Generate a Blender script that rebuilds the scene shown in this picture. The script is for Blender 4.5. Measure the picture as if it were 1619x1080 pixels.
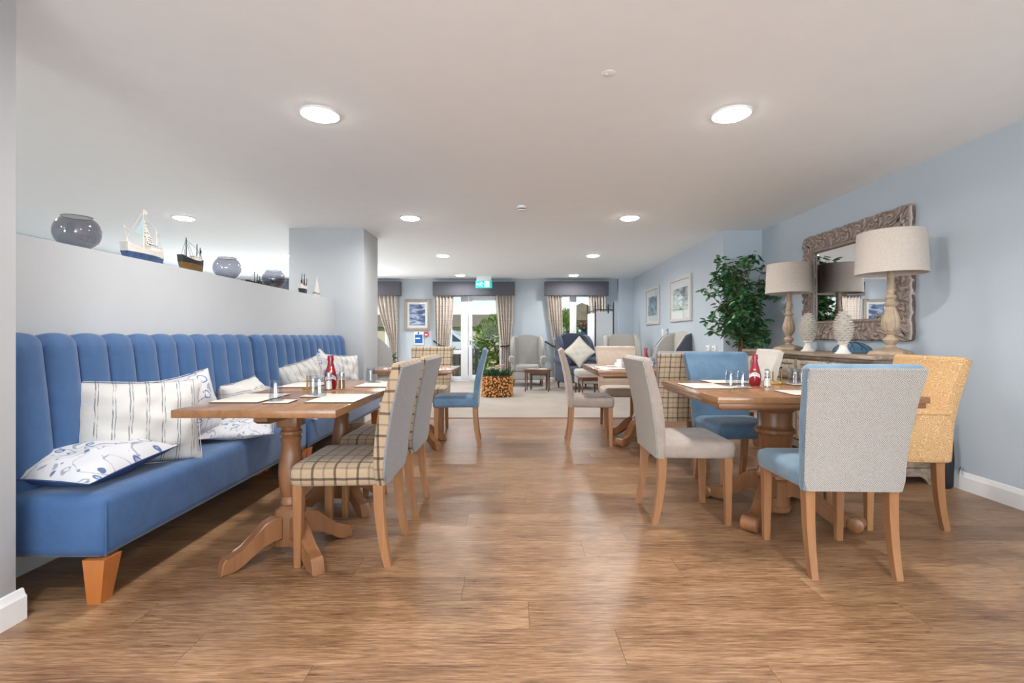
import bpy, bmesh, math, random
from mathutils import Vector, Matrix, Euler
PI = math.pi
S = bpy.context.scene
C = S.collection
for o in list(bpy.data.objects):
    bpy.data.objects.remove(o)
random.seed(7)

# ------------------------------------------------------------------ camera
FPX, VX, VY, EYE = 765.0, 812.0, 532.0, 1.10
cam = bpy.data.cameras.new('camera')
camo = bpy.data.objects.new('camera', cam); C.objects.link(camo)
cam.sensor_width = 36.0
cam.lens = FPX / 1619.0 * 36.0
cam.shift_x = -(VX - 809.5) / 1619.0
cam.shift_y = -(540.0 - VY) / 1619.0
cam.clip_start = 0.05; cam.clip_end = 200
camo.location = (0, 0, EYE)
camo.rotation_euler = (PI / 2, 0, 0)
S.camera = camo

# ------------------------------------------------------------------ world, sun, exposure
w = bpy.data.worlds.new('sky'); S.world = w
w.use_nodes = True
wn = w.node_tree
bg = wn.nodes['Background']
sky = wn.nodes.new('ShaderNodeTexSky')
sky.sky_type = 'NISHITA'
sky.sun_disc = False
sky.sun_elevation = math.radians(48)
sky.sun_rotation = math.radians(20)
sky.air_density = 1.0; sky.dust_density = 0.4; sky.ozone_density = 2.5
wn.links.new(sky.outputs[0], bg.inputs['Color'])
bg.inputs['Strength'].default_value = 0.13
sun = bpy.data.lights.new('sun', 'SUN')
sun.energy = 4.2; sun.angle = math.radians(1.5); sun.color = (1.0, 0.95, 0.88)
suno = bpy.data.objects.new('sun', sun); C.objects.link(suno)
suno.rotation_euler = (math.radians(48), 0, math.radians(-35))
suno.location = (0, 20, 12)
S.view_settings.view_transform = 'Standard'
S.view_settings.look = 'None'
S.view_settings.exposure = 0.25
S.view_settings.gamma = 1.0
S.view_settings.use_curve_mapping = False
LAMP_W = 20.0           # watts of each ceiling downlight
DIFF_E = 34.0
# added fill lights: behind the viewer, at the glazed doors, at the left wall
def add_fill(name, loc, rot, sx, sy, watt):
    l = bpy.data.lights.new(name, 'AREA'); l.shape = 'RECTANGLE'; l.size = sx; l.size_y = sy
    l.energy = watt; l.color = (0.86, 0.94, 1.0)
    o = bpy.data.objects.new(name, l); C.objects.link(o); o.location = loc; o.rotation_euler = rot
for i, (xa, wd) in enumerate(((-3.6, 1.9), (-0.75, 2.2), (1.9, 1.9))):
    add_fill('fill_area_light', (xa, -4.02, 1.25), (math.radians(132), 0, 0), wd, 1.8, 150)  # unseen fill added behind the viewer, tilted up to brighten the ceiling
add_fill('fill_area_light', (-4.32, 11.62, 1.05), (math.radians(-74), 0, 0), 2.3, 1.9, 135)  # fill added inside the glazed doors to brighten the far end
add_fill('fill_area_light', (-6.5, 9.0, 1.1), (math.radians(90), 0, math.radians(-90)), 3.0, 1.5, 30)  # unseen fill added at the solid left wall for the far ceiling
cy = S.cycles
cy.use_denoising = True
cy.max_bounces = 10; cy.diffuse_bounces = 6; cy.glossy_bounces = 4
cy.transmission_bounces = 8; cy.transparent_max_bounces = 16
cy.caustics_reflective = False; cy.caustics_refractive = False
cy.sample_clamp_indirect = 6.0

# ------------------------------------------------------------------ room numbers
H = 2.48                # ceiling
XR = 3.235              # right wall
XL = -6.6               # far left wall of the neighbouring area
YF = 11.67              # far wall
YB = -4.2               # wall behind the camera
XH = -2.286             # face of half-height wall
CARPET = 6.52

# ------------------------------------------------------------------ material helpers
def lin(c):
    c = c / 255.0
    return c / 12.92 if c <= 0.04045 else ((c + 0.055) / 1.055) ** 2.4
def rgb(r, g, b):
    return (lin(r), lin(g), lin(b), 1.0)

class NT:
    def __init__(s, name):
        s.mat = bpy.data.materials.new(name)
        s.mat.use_nodes = True
        s.t = s.mat.node_tree
        s.b = s.t.nodes['Principled BSDF']
        s._tc = None
    def node(s, t, **kw):
        n = s.t.nodes.new(t)
        for k, v in kw.items():
            setattr(n, k, v)
        return n
    def put(s, sock, v):
        if isinstance(v, bpy.types.NodeSocket):
            s.t.links.new(v, sock)
        else:
            sock.default_value = v
    def set(s, **kw):
        names = {'color': 'Base Color', 'rough': 'Roughness', 'metal': 'Metallic', 'spec': 'Specular IOR Level',
                 'sheen': 'Sheen Weight', 'sheen_rough': 'Sheen Roughness', 'sheen_tint': 'Sheen Tint', 'normal': 'Normal',
                 'coat': 'Coat Weight', 'coat_rough': 'Coat Roughness', 'emit': 'Emission Color', 'emit_s': 'Emission Strength',
                 'trans': 'Transmission Weight', 'ior': 'IOR', 'alpha': 'Alpha'}
        for k, v in kw.items():
            s.put(s.b.inputs[names[k]], v)
        return s
    def m(s, op, a, b=0.0, c=0.0, clamp=False):
        n = s.node('ShaderNodeMath', operation=op, use_clamp=clamp)
        s.put(n.inputs[0], a); s.put(n.inputs[1], b); s.put(n.inputs[2], c)
        return n.outputs[0]
    def mix(s, f, a, b, mode='MIX'):
        n = s.node('ShaderNodeMix', data_type='RGBA', blend_type=mode)
        s.put(n.inputs[0], f); s.put(n.inputs[6], a); s.put(n.inputs[7], b)
        return n.outputs[2]
    def ramp(s, f, stops, interp='LINEAR'):
        n = s.node('ShaderNodeValToRGB')
        n.color_ramp.interpolation = interp
        e = n.color_ramp.elements
        while len(e) < len(stops): e.new(0.5)
        for i, (p, c) in enumerate(stops):
            e[i].position = p; e[i].color = c
        s.put(n.inputs[0], f)
        return n.outputs[0]
    def rng(s, v, a, b, c=0.0, d=1.0):
        n = s.node('ShaderNodeMapRange')
        s.put(n.inputs[0], v)
        for i, x in enumerate((a, b, c, d)): s.put(n.inputs[i + 1], x)
        return n.outputs[0]
    def tc(s, which='Object'):
        if s._tc is None: s._tc = s.node('ShaderNodeTexCoord')
        return s._tc.outputs[which]
    def mapping(s, vec, loc=(0, 0, 0), rot=(0, 0, 0), scale=(1, 1, 1)):
        n = s.node('ShaderNodeMapping')
        s.put(n.inputs[0], vec); n.inputs[1].default_value = loc
        n.inputs[2].default_value = rot; n.inputs[3].default_value = scale
        return n.outputs[0]
    def xyz(s, vec):
        n = s.node('ShaderNodeSeparateXYZ'); s.put(n.inputs[0], vec)
        return n.outputs
    def comb(s, x, y, z):
        n = s.node('ShaderNodeCombineXYZ')
        for i, v in enumerate((x, y, z)): s.put(n.inputs[i], v)
        return n.outputs[0]
    def noise(s, vec, scale=5.0, detail=3.0, rough=0.5, dist=0.0):
        n = s.node('ShaderNodeTexNoise')
        s.put(n.inputs['Vector'], vec); n.inputs['Scale'].default_value = scale
        n.inputs['Detail'].default_value = detail; n.inputs['Roughness'].default_value = rough
        n.inputs['Distortion'].default_value = dist
        return n.outputs['Fac']
    def voro(s, vec, scale=5.0, feature='F1', rnd=1.0):
        n = s.node('ShaderNodeTexVoronoi', feature=feature)
        s.put(n.inputs['Vector'], vec); n.inputs['Scale'].default_value = scale
        n.inputs['Randomness'].default_value = rnd
        return n
    def bump(s, h, strength=0.3, dist=0.002, normal=None):
        n = s.node('ShaderNodeBump')
        n.inputs['Strength'].default_value = strength; n.inputs['Distance'].default_value = dist
        s.put(n.inputs['Height'], h)
        if normal is not None: s.put(n.inputs['Normal'], normal)
        return n.outputs[0]
    def line(s, x, period, off, half, soft=0.15):
        """1 on thin lines repeated along x"""
        f = s.m('FRACT', s.m('DIVIDE', s.m('ADD', x, off + 50 * period), period))
        d = s.m('ABSOLUTE', s.m('SUBTRACT', f, 0.5))
        hw = half / period
        return s.rng(d, hw * (1 - soft), hw * (1 + soft), 1.0, 0.0)

def plain(name, col, rough=0.5, var=0.06, vscale=6.0, bump=0.0, bscale=120.0, bdist=0.001, **kw):
    k = NT(name)
    n = k.noise(k.tc(), vscale, 3)
    a = tuple(c * (1 - var) for c in col[:3]) + (1,)
    b = tuple(min(1, c * (1 + var)) for c in col[:3]) + (1,)
    k.set(color=k.ramp(n, [(0.3, a), (0.7, b)]), rough=rough, **kw)
    if bump:
        k.set(normal=k.bump(k.noise(k.tc(), bscale, 2), bump, bdist))
    return k.mat

def linen(name, c1, c2, scale=260.0, rough=0.9, bump=0.35):
    """woven cloth: fine crossed threads"""
    k = NT(name)
    x, y, z = k.xyz(k.tc())[:3]
    q = k.m('ADD', x, y)
    h = k.noise(k.comb(k.m('MULTIPLY', q, 0.12), k.m('MULTIPLY', q, 0.0), z), scale, 2, 0.6)
    v = k.noise(k.comb(q, 0.0, k.m('MULTIPLY', z, 0.12)), scale, 2, 0.6)
    f = k.m('MULTIPLY', k.m('ADD', h, v), 0.5)
    k.set(color=k.ramp(f, [(0.36, c1), (0.64, c2)]), rough=rough, sheen=0.15, normal=k.bump(f, bump, 0.001))
    return k.mat

def suede(name, c1, c2, rough=0.8):
    k = NT(name)
    n = k.noise(k.tc(), 7.0, 4, 0.6, 0.6)
    k.set(color=k.ramp(n, [(0.3, c1), (0.7, c2)]), rough=rough, sheen=0.3, sheen_rough=0.4,
          normal=k.bump(k.noise(k.tc(), 18.0, 3), 0.25, 0.01))
    return k.mat

def tartan(name, base, dark, mid, period=0.105, half=0.0075):
    k = NT(name)
    p = k.xyz(k.tc()); nn = k.xyz(k.tc('Normal'))
    wob = k.noise(k.tc(), 14.0, 2)
    col = k.ramp(k.noise(k.tc(), 300.0, 2), [(0.3, tuple(c * 0.86 for c in base[:3]) + (1,)), (0.7, base)])
    for i in range(3):
        c = k.m('ADD', p[i], k.m('MULTIPLY', k.m('SUBTRACT', wob, 0.5), 0.008))
        mask = k.rng(k.m('ABSOLUTE', nn[i]), 0.6, 0.8, 1.0, 0.0)
        d = k.m('MULTIPLY', k.m('MULTIPLY', k.line(c, period, 0.02 + 0.013 * i, half), mask), 0.8)
        e = k.m('MULTIPLY', k.m('MULTIPLY', k.line(c, period, 0.02 + 0.013 * i + period / 2, half * 0.8), mask), 0.5)
        col = k.mix(e, col, mid, 'MULTIPLY')
        col = k.mix(d, col, dark, 'MULTIPLY')
    k.set(color=col, rough=0.9, sheen=0.2, normal=k.bump(k.noise(k.tc(), 420.0, 1), 0.3, 0.001))
    return k.mat

def weave(name, c_dark, c_mid, c_light, cell=0.013):
    """diagonal basket weave lying in the X/Z plane of the chair back"""
    k = NT(name)
    x, y, z = k.xyz(k.tc())[:3]
    u = k.m('MULTIPLY', k.m('ADD', x, z), 0.7071); v = k.m('MULTIPLY', k.m('SUBTRACT', x, z), 0.7071)
    su = k.m('ABSOLUTE', k.m('SINE', k.m('MULTIPLY', u, PI / (cell / 3))))
    sv = k.m('ABSOLUTE', k.m('SINE', k.m('MULTIPLY', v, PI / (cell / 3))))
    cu = k.m('FLOOR', k.m('DIVIDE', u, cell)); cv = k.m('FLOOR', k.m('DIVIDE', v, cell))
    ch = k.m('ABSOLUTE', k.m('MODULO', k.m('ADD', k.m('ADD', cu, cv), 1000.0), 2.0))
    h = k.m('ADD', k.m('MULTIPLY', su, ch), k.m('MULTIPLY', sv, k.m('SUBTRACT', 1.0, ch)))
    n = k.noise(k.tc(), 150.0, 2)
    h2 = k.m('ADD', k.m('MULTIPLY', h, 0.7), k.m('MULTIPLY', n, 0.45))
    k.set(color=k.ramp(h2, [(0.18, c_dark), (0.5, c_mid), (0.85, c_light)]), rough=0.9, normal=k.bump(h, 0.9, 0.003))
    return k.mat

def wood(name, c1, c2, axis=0, rough=0.35, scale=9.0, stretch=0.07, coat=0.0, bump=0.12, rnd=True):
    k = NT(name)
    sc = [1.0, 1.0, 1.0]; sc[axis] = stretch
    vec = k.tc()
    if rnd:
        oi = k.node('ShaderNodeObjectInfo')
        off = k.m('MULTIPLY', oi.outputs['Random'], 37.0)
        add = k.node('ShaderNodeVectorMath', operation='ADD')
        k.put(add.inputs[0], vec); k.put(add.inputs[1], k.comb(off, off, off)); vec = add.outputs[0]
    mp = k.mapping(vec, scale=tuple(sc))
    n = k.noise(mp, scale, 5, 0.55, 1.2)
    f = k.noise(mp, scale * 9, 3, 0.6)
    q = k.m('ADD', k.m('MULTIPLY', n, 0.7), k.m('MULTIPLY', f, 0.3))
    k.set(color=k.ramp(q, [(0.32, c1), (0.68, c2)]), rough=rough, coat=coat, coat_rough=0.15,
          normal=k.bump(f, bump, 0.001))
    return k.mat

def thin_glass(name, tint, rough=0.02, ior=1.5):
    k = NT(name)
    tr = k.node('ShaderNodeBsdfTransparent'); gl = k.node('ShaderNodeBsdfGlossy')
    tr.inputs[0].default_value = tint; gl.inputs[0].default_value = (1, 1, 1, 1); gl.inputs['Roughness'].default_value = rough
    fr = k.node('ShaderNodeFresnel'); fr.inputs[0].default_value = ior
    ge = k.node('ShaderNodeNewGeometry')
    ff = k.m('MULTIPLY', fr.outputs[0], k.m('SUBTRACT', 1.0, ge.outputs['Backfacing']))   # one reflection per pane face
    mx = k.node('ShaderNodeMixShader')
    k.t.links.new(ff, mx.inputs[0]); k.t.links.new(tr.outputs[0], mx.inputs[1]); k.t.links.new(gl.outputs[0], mx.inputs[2])
    k.t.links.new(mx.outputs[0], k.t.nodes['Material Output'].inputs[0])
    return k.mat

def glow(name, col, strength):
    k = NT(name)
    k.set(color=col, emit=col, emit_s=strength)
    return k.mat

M = {}
M['ceiling'] = plain('ceiling_paint', rgb(246, 249, 250), 0.9, 0.01)
M['white_wall'] = plain('white_wall_paint', rgb(186, 189, 192), 0.85, 0.012)
M['blue_wall'] = plain('blue_grey_paint', rgb(186, 196, 205), 0.8, 0.02, 1.5)
M['skirting'] = plain('white_gloss_paint', rgb(240, 240, 239), 0.35, 0.01)
M['velvet'] = suede('blue_velvet', rgb(50, 84, 128), rgb(60, 95, 140), 0.75)
M['blue_suede'] = suede('sky_blue_suede', rgb(102, 128, 148), rgb(122, 148, 166))
M['deep_blue_suede'] = suede('teal_blue_suede', rgb(78, 106, 132), rgb(98, 128, 152))
M['beige_suede'] = suede('greige_suede', rgb(146, 132, 123), rgb(168, 154, 144))
M['cream_suede'] = suede('cream_faux_leather', rgb(208, 199, 188), rgb(220, 212, 202), 0.5)
M['tan_suede'] = suede('tan_suede', rgb(176, 158, 142), rgb(192, 175, 160))
M['tartan'] = tartan('tartan_wool', rgb(176, 152, 124), rgb(96, 88, 86), rgb(140, 140, 146), half=0.006)
M['tartan_small'] = tartan('tartan_wool_small', rgb(190, 170, 144), rgb(134, 118, 106), rgb(180, 172, 164), 0.085, 0.005)
M['grey_linen'] = linen('grey_linen', rgb(116, 116, 120), rgb(146, 146, 148))
M['light_linen'] = linen('light_grey_linen', rgb(146, 144, 141), rgb(182, 179, 175))
M['pale_linen'] = linen('pale_linen', rgb(164, 160, 152), rgb(198, 194, 186))
M['navy_linen'] = linen('navy_linen', rgb(58, 66, 86), rgb(80, 88, 110))
M['charcoal'] = linen('charcoal_linen', rgb(66, 70, 80), rgb(84, 88, 98))
M['basket'] = weave('basket_weave_cloth', rgb(78, 68, 62), rgb(148, 140, 135), rgb(198, 191, 185), 0.019)
M['speckle'] = weave('speckled_weave', rgb(70, 62, 54), rgb(138, 130, 122), rgb(192, 185, 176), 0.018)
k = NT('yellow_swirl_jacquard')
vv = k.voro(k.tc(), 38.0); sw = k.m('SINE', k.m('MULTIPLY', vv.outputs['Distance'], 22.0))
k.set(color=k.ramp(sw, [(0.2, rgb(190, 148, 100)), (0.9, rgb(218, 184, 138))]), rough=0.85, normal=k.bump(sw, 0.5, 0.0012))
M['yellow'] = k.mat
M['leg'] = wood('oak_leg', rgb(138, 94, 60), rgb(168, 120, 80), 2, 0.4, 14)
M['table'] = wood('table_top_oak', rgb(122, 84, 52), rgb(156, 112, 74), 1, 0.24, 8, coat=0.2)
M['table_cross'] = wood('table_oak', rgb(118, 80, 50), rgb(148, 104, 68), 0, 0.35, 8)
M['pedestal'] = wood('pedestal_oak', rgb(120, 80, 50), rgb(150, 104, 70), 2, 0.35, 10)
M['dark_wood'] = wood('walnut', rgb(84, 62, 48), rgb(120, 92, 72), 2, 0.45, 12)
M['dark_wood_top'] = wood('walnut_top', rgb(96, 62, 48), rgb(132, 90, 70), 0, 0.3, 12)
M['bench_leg'] = wood('bench_leg_oak', rgb(168, 98, 46), rgb(188, 116, 60), 2, 0.3, 7)
M['white_plastic'] = plain('white_plastic', rgb(238, 238, 238), 0.4, 0.01)
M['upvc'] = plain('white_upvc', rgb(236, 238, 242), 0.3, 0.01)
M['black'] = plain('black_metal', rgb(34, 36, 44), 0.45, 0.1)
M['iron'] = plain('dark_iron', rgb(40, 34, 32), 0.5, 0.2)
M['chrome'] = plain('chrome', rgb(200, 200, 200), 0.2, 0.02, metal=1.0)
M['brass'] = plain('brass', rgb(222, 176, 66), 0.2, 0.04, metal=1.0)
M['glass'] = thin_glass('clear_glass', (0.95, 0.97, 0.97, 1))
M['pane'] = thin_glass('window_pane', (0.93, 0.96, 0.97, 1), 0.0, 1.16)
M['tumbler'] = thin_glass('tumbler_glass', (0.88, 0.90, 0.92, 1), 0.03, 1.75)
M['smoke'] = thin_glass('smoked_glass', (0.50, 0.50, 0.54, 1), 0.02, 1.9)
M['blue_glass'] = thin_glass('blue_glass', (0.72, 0.85, 0.93, 1), 0.05, 1.6)
M['valance'] = linen('valance_cloth', rgb(84, 84, 92), rgb(104, 104, 112))
k = NT('plaid_curtain')
p = k.xyz(k.tc())
col = k.ramp(k.noise(k.tc(), 200.0, 2), [(0.3, rgb(196, 186, 176)), (0.7, rgb(216, 207, 198))])
for i, per in ((0, 0.07), (2, 0.11)):
    col = k.mix(k.m('MULTIPLY', k.line(p[i], per, 0.0, 0.006), 0.45), col, rgb(186, 176, 172), 'MULTIPLY')
    col = k.mix(k.m('MULTIPLY', k.line(p[i], per, 0.05, 0.004), 0.25), col, rgb(160, 150, 140), 'MULTIPLY')
k.set(color=col, rough=0.9)
M['curtain'] = k.mat
M['mat_top'] = wood('pale_placemat', rgb(196, 190, 178), rgb(224, 220, 210), 0, 0.35, 16)
M['mat_edge'] = plain('cork_edge', rgb(96, 74, 60), 0.7)
M['ketchup'] = plain('ketchup_red', rgb(140, 14, 34), 0.12, 0.05, coat=0.6)
M['salt'] = plain('salt', rgb(240, 238, 232), 0.8)
M['pepper'] = plain('pepper', rgb(132, 96, 66), 0.9, 0.3, 200)
M['china'] = plain('white_china', rgb(240, 240, 242), 0.15, 0.01, coat=0.4)
M['paper'] = plain('paper', rgb(236, 234, 232), 0.7, 0.01)
M['ink'] = plain('black_ink', rgb(40, 30, 34), 0.6)
M['rope'] = plain('dark_rope', rgb(44, 46, 60), 0.7)

k = NT('striped_cotton')
x, y, z = k.xyz(k.tc())[:3]
wob = k.noise(k.comb(k.m('MULTIPLY', x, 2.0), 0.0, k.m('MULTIPLY', z, 5.0)), 3.0, 3)
xx = k.m('ADD', x, k.m('MULTIPLY', k.m('SUBTRACT', wob, 0.5), 0.012))
brk = k.rng(k.noise(k.comb(k.m('MULTIPLY', x, 60.0), 0.0, k.m('MULTIPLY', z, 9.0)), 2.0, 3), 0.38, 0.52)
a = k.line(xx, 0.066, 0.0, 0.0017, 0.4); b2 = k.line(xx, 0.066, 0.011, 0.0022, 0.4)
f = k.m('MULTIPLY', k.m('MAXIMUM', a, b2), brk)
k.set(color=k.mix(k.m('MULTIPLY', f, 0.85), rgb(198, 195, 191), rgb(74, 78, 92)), rough=0.9,
      normal=k.bump(k.noise(k.tc(), 9.0, 4), 0.4, 0.02))
M['stripe'] = k.mat
k = NT('nautical_cotton')
x, y, z = k.xyz(k.tc())[:3]
warp = k.noise(k.tc(), 7.0, 2)
vec = k.comb(k.m('ADD', x, k.m('MULTIPLY', warp, 0.09)), 0.0, k.m('ADD', z, k.m('MULTIPLY', k.noise(k.tc(), 5.0, 1), 0.08)))
v1 = k.voro(vec, 14.0)
d = v1.outputs['Distance']; cr = k.xyz(v1.outputs['Color'])
ring = k.m('MULTIPLY', k.rng(k.m('ABSOLUTE', k.m('SUBTRACT', d, k.m('ADD', 0.2, k.m('MULTIPLY', cr[1], 0.15)))), 0.03, 0.05, 1.0, 0.0), k.rng(cr[2], 0.1, 0.15))
fill = k.m('MULTIPLY', k.rng(d, 0.19, 0.21, 1.0, 0.0), k.rng(cr[0], 0.5, 0.52))
wave_l = k.rng(k.m('ABSOLUTE', k.m('SUBTRACT', k.noise(vec, 9.0, 1, 0.5, 0.8), 0.5)), 0.012, 0.022, 1.0, 0.0)
col = k.mix(k.m('MULTIPLY', fill, 0.8), rgb(200, 200, 203), rgb(128, 172, 212))
col = k.mix(k.m('MULTIPLY', wave_l, 0.7), col, rgb(110, 122, 148))
v2 = k.voro(vec, 26.0); c2 = k.xyz(v2.outputs['Color'])
bits = k.m('MULTIPLY', k.rng(v2.outputs['Distance'], 0.16, 0.2, 1.0, 0.0), k.rng(c2[0], 0.7, 0.72))
col = k.mix(k.m('MULTIPLY', bits, 0.8), col, rgb(84, 104, 146))
col = k.mix(k.m('MULTIPLY', ring, 0.9), col, rgb(58, 84, 134))
k.set(color=col, rough=0.9, normal=k.bump(k.noise(k.tc(), 9.0, 3), 0.3, 0.015))
M['nautical'] = k.mat
M['cushion_blue'] = plain('cushion_navy_reverse', rgb(58, 80, 128), 0.85)
M['cushion_grey'] = plain('cushion_grey_cotton', rgb(160, 160, 172), 0.9, 0.1, 8)
M['cream_cloth'] = linen('cream_cushion_cloth', rgb(206, 200, 188), rgb(226, 221, 210), 200)
M['shade'] = linen('hessian_shade', rgb(186, 174, 163), rgb(202, 191, 180), 200, bump=0.2)
M['lamp_wood'] = plain('limed_turned_wood', rgb(172, 150, 126), 0.6, 0.22, 16, bump=0.3)
M['stone'] = plain('white_stoneware', rgb(230, 225, 216), 0.7, 0.1, 40, bump=0.4)
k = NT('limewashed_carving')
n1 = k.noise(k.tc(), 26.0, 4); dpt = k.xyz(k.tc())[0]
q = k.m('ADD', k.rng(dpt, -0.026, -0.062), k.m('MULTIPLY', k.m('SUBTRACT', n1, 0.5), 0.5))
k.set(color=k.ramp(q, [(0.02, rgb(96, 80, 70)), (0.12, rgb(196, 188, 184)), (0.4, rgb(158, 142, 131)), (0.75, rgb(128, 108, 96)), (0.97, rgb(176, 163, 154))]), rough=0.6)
M['carving'] = k.mat
M['carving_back'] = plain('carving_recess', rgb(92, 78, 70), 0.8, 0.25, 30)
M['distressed'] = wood('distressed_wood', rgb(112, 92, 78), rgb(178, 160, 142), 1, 0.7, 10, 0.2, bump=0.4)
M['distressed_front'] = plain('distressed_paint', rgb(184, 172, 156), 0.75, 0.3, 26, bump=0.4)
M['stone_recess'] = plain('stoneware_recess', rgb(176, 166, 156), 0.8, 0.2, 40)
k = NT('ficus_leaf')
oi = k.noise(k.tc(), 11.0, 2)
k.set(color=k.ramp(oi, [(0.3, rgb(30, 62, 40)), (0.5, rgb(54, 98, 58)), (0.72, rgb(96, 142, 86))]), rough=0.35, spec=0.5)
M['leaf'] = k.mat
M['bark'] = plain('twisted_bark', rgb(116, 88, 62), 0.85, 0.35, 30, bump=0.6, bscale=60, bdist=0.01)
M['log_end'] = plain('log_slice', rgb(206, 148, 84), 0.7, 0.25, 30)
M['log_dark'] = plain('log_gap', rgb(92, 56, 28), 0.9, 0.2)
M['plant_green'] = plain('planter_green', rgb(44, 84, 52), 0.5, 0.4, 9)
M['petal'] = plain('cream_petal', rgb(228, 214, 196), 0.7)
M['teal_jug'] = plain('teal_glaze', rgb(28, 62, 82), 0.25, 0.1, coat=0.4)
M['orange_petal'] = plain('rust_petal', rgb(150, 104, 86), 0.7, 0.3, 30)
M['red_plastic'] = plain('red_plastic', rgb(196, 40, 70), 0.4)
M['blue_print'] = plain('blue_print', rgb(16, 96, 178), 0.6, 0.05)
M['grass'] = plain('lawn', rgb(112, 130, 70), 0.9, 0.25, 3)
M['paving'] = plain('paving', rgb(190, 184, 172), 0.9, 0.1, 2)
M['render_wall'] = plain('house_render', rgb(200, 190, 164), 0.9, 0.05)
M['roof'] = plain('roof_tile', rgb(128, 116, 96), 0.9, 0.15, 5)
M['bush'] = plain('bush_leaf', rgb(122, 146, 62), 0.7, 0.4, 3)
M['bush_dark'] = plain('shrub_leaf', rgb(128, 146, 116), 0.7, 0.35, 3)
M['car_paint'] = plain('white_car_paint', rgb(214, 220, 226), 0.2, 0.02, coat=0.5)
M['car_glass'] = plain('car_window', rgb(70, 84, 96), 0.1, 0.05)
M['tyre'] = plain('tyre', rgb(34, 34, 36), 0.8)
M['fence'] = wood('garden_fence', rgb(120, 108, 92), rgb(150, 136, 118), 2, 0.8, 8)
M['bag'] = plain('black_nylon', rgb(28, 30, 36), 0.6, 0.2)
M['grey_frame'] = wood('grey_wood_frame', rgb(140, 126, 114), rgb(166, 152, 140), 2, 0.6, 14)
M['pale_frame'] = wood('pale_wood_frame', rgb(190, 182, 176), rgb(212, 206, 200), 2, 0.5, 14)
def art(name, a, b, c, scale, zsc, mid=0.5):
    k = NT(name)
    x, y, z = k.xyz(k.tc())[:3]
    h = k.m('ADD', x, y)
    n = k.noise(k.comb(h, 0.0, k.m('MULTIPLY', z, zsc)), scale, 4, 0.55, 1.0)
    k.set(color=k.ramp(n, [(mid - 0.14, a), (mid, b), (mid + 0.12, c)]), rough=0.5)
    return k.mat
M['art_sea'] = art('sea_print', rgb(64, 72, 112), rgb(132, 142, 178), rgb(206, 212, 228), 3.0, 3.2)
M['art_blue'] = art('blue_boat_print', rgb(52, 84, 124), rgb(140, 160, 178), rgb(206, 212, 212), 4.0, 1.6)
M['art_shore'] = art('shore_print', rgb(84, 92, 104), rgb(176, 180, 178), rgb(226, 224, 218), 3.0, 2.6)
k = NT('mirror_glass'); k.set(color=(0.9, 0.91, 0.92, 1), metal=1.0, rough=0.0); M['mirror'] = k.mat
# floor boards: grain runs along X
k = NT('vinyl_plank')
oi = k.node('ShaderNodeObjectInfo'); r = oi.outputs['Random']
off = k.m('MULTIPLY', r, 53.0)
add = k.node('ShaderNodeVectorMath', operation='ADD'); k.put(add.inputs[0], k.tc()); k.put(add.inputs[1], k.comb(off, off, 0.0))
mp = k.mapping(add.outputs[0], scale=(0.075, 1, 1))
n1 = k.noise(mp, 85.0, 6, 0.68, 0.4); n2 = k.noise(mp, 190.0, 3, 0.6)
mp3 = k.mapping(add.outputs[0], scale=(0.25, 1, 1)); n3 = k.noise(mp3, 7.0, 2)
q = k.m('ADD', k.m('ADD', k.m('MULTIPLY', n1, 0.5), k.m('MULTIPLY', n2, 0.3)), k.m('MULTIPLY', n3, 0.2))
q = k.m('ADD', q, k.m('MULTIPLY', k.m('SUBTRACT', r, 0.5), 0.05))
col = k.ramp(q, [(0.38, rgb(94, 65, 43)), (0.49, rgb(137, 102, 73)), (0.60, rgb(171, 136, 102))])
hb = k.m('ADD', n1, k.m('MULTIPLY', n2, 0.5))
k.set(color=col, rough=k.rng(n1, 0.3, 0.7, 0.26, 0.4), spec=0.5, normal=k.bump(hb, 0.32, 0.0025))
M['plank'] = k.mat
k = NT('beige_carpet')
n = k.noise(k.tc(), 180.0, 2); n0 = k.noise(k.tc(), 2.0, 2)
k.set(color=k.ramp(k.m('ADD', k.m('MULTIPLY', n, 0.6), k.m('MULTIPLY', n0, 0.4)), [(0.35, rgb(150, 137, 126)), (0.65, rgb(170, 158, 147))]),
      rough=0.95, sheen=0.2, normal=k.bump(n, 0.5, 0.003))
M['carpet'] = k.mat

# ------------------------------------------------------------------ object helpers
def meta(o, label=None, cat=None, group=None, kind=None):
    if label: o['label'] = label
    if cat: o['category'] = cat
    if group: o['group'] = group
    if kind: o['kind'] = kind
    return o
def thing(name, label, cat, loc=(0, 0, 0), rz=0.0, group=None):
    o = bpy.data.objects.new(name, None)
    C.objects.link(o); o.location = loc; o.rotation_euler = (0, 0, rz); o.empty_display_size = 0.1
    return meta(o, label, cat, group)
def mesh_from(bm, name, m, sharp=35):
    me = bpy.data.meshes.new(name)
    bmesh.ops.recalc_face_normals(bm, faces=bm.faces)
    bm.to_mesh(me); bm.free()
    for p in me.polygons: p.use_smooth = True
    me.set_sharp_from_angle(angle=math.radians(sharp))
    me.materials.append(m)
    return me
def obj(name, bm, m, parent=None, sharp=35, label=None, loc=None, rot=None):
    me = mesh_from(bm, name, m, sharp) if isinstance(bm, bmesh.types.BMesh) else bm
    o = bpy.data.objects.new(name, me); C.objects.link(o)
    if parent is not None: o.parent = parent
    if label: o['label'] = label
    if loc is not None: o.location = loc
    if rot is not None: o.rotation_euler = rot
    return o
def struct(name, bm, m, label, parent=None):
    o = obj(name, bm, m, parent)
    if parent is None: meta(o, label, 'structure', kind='structure')
    return o
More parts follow.
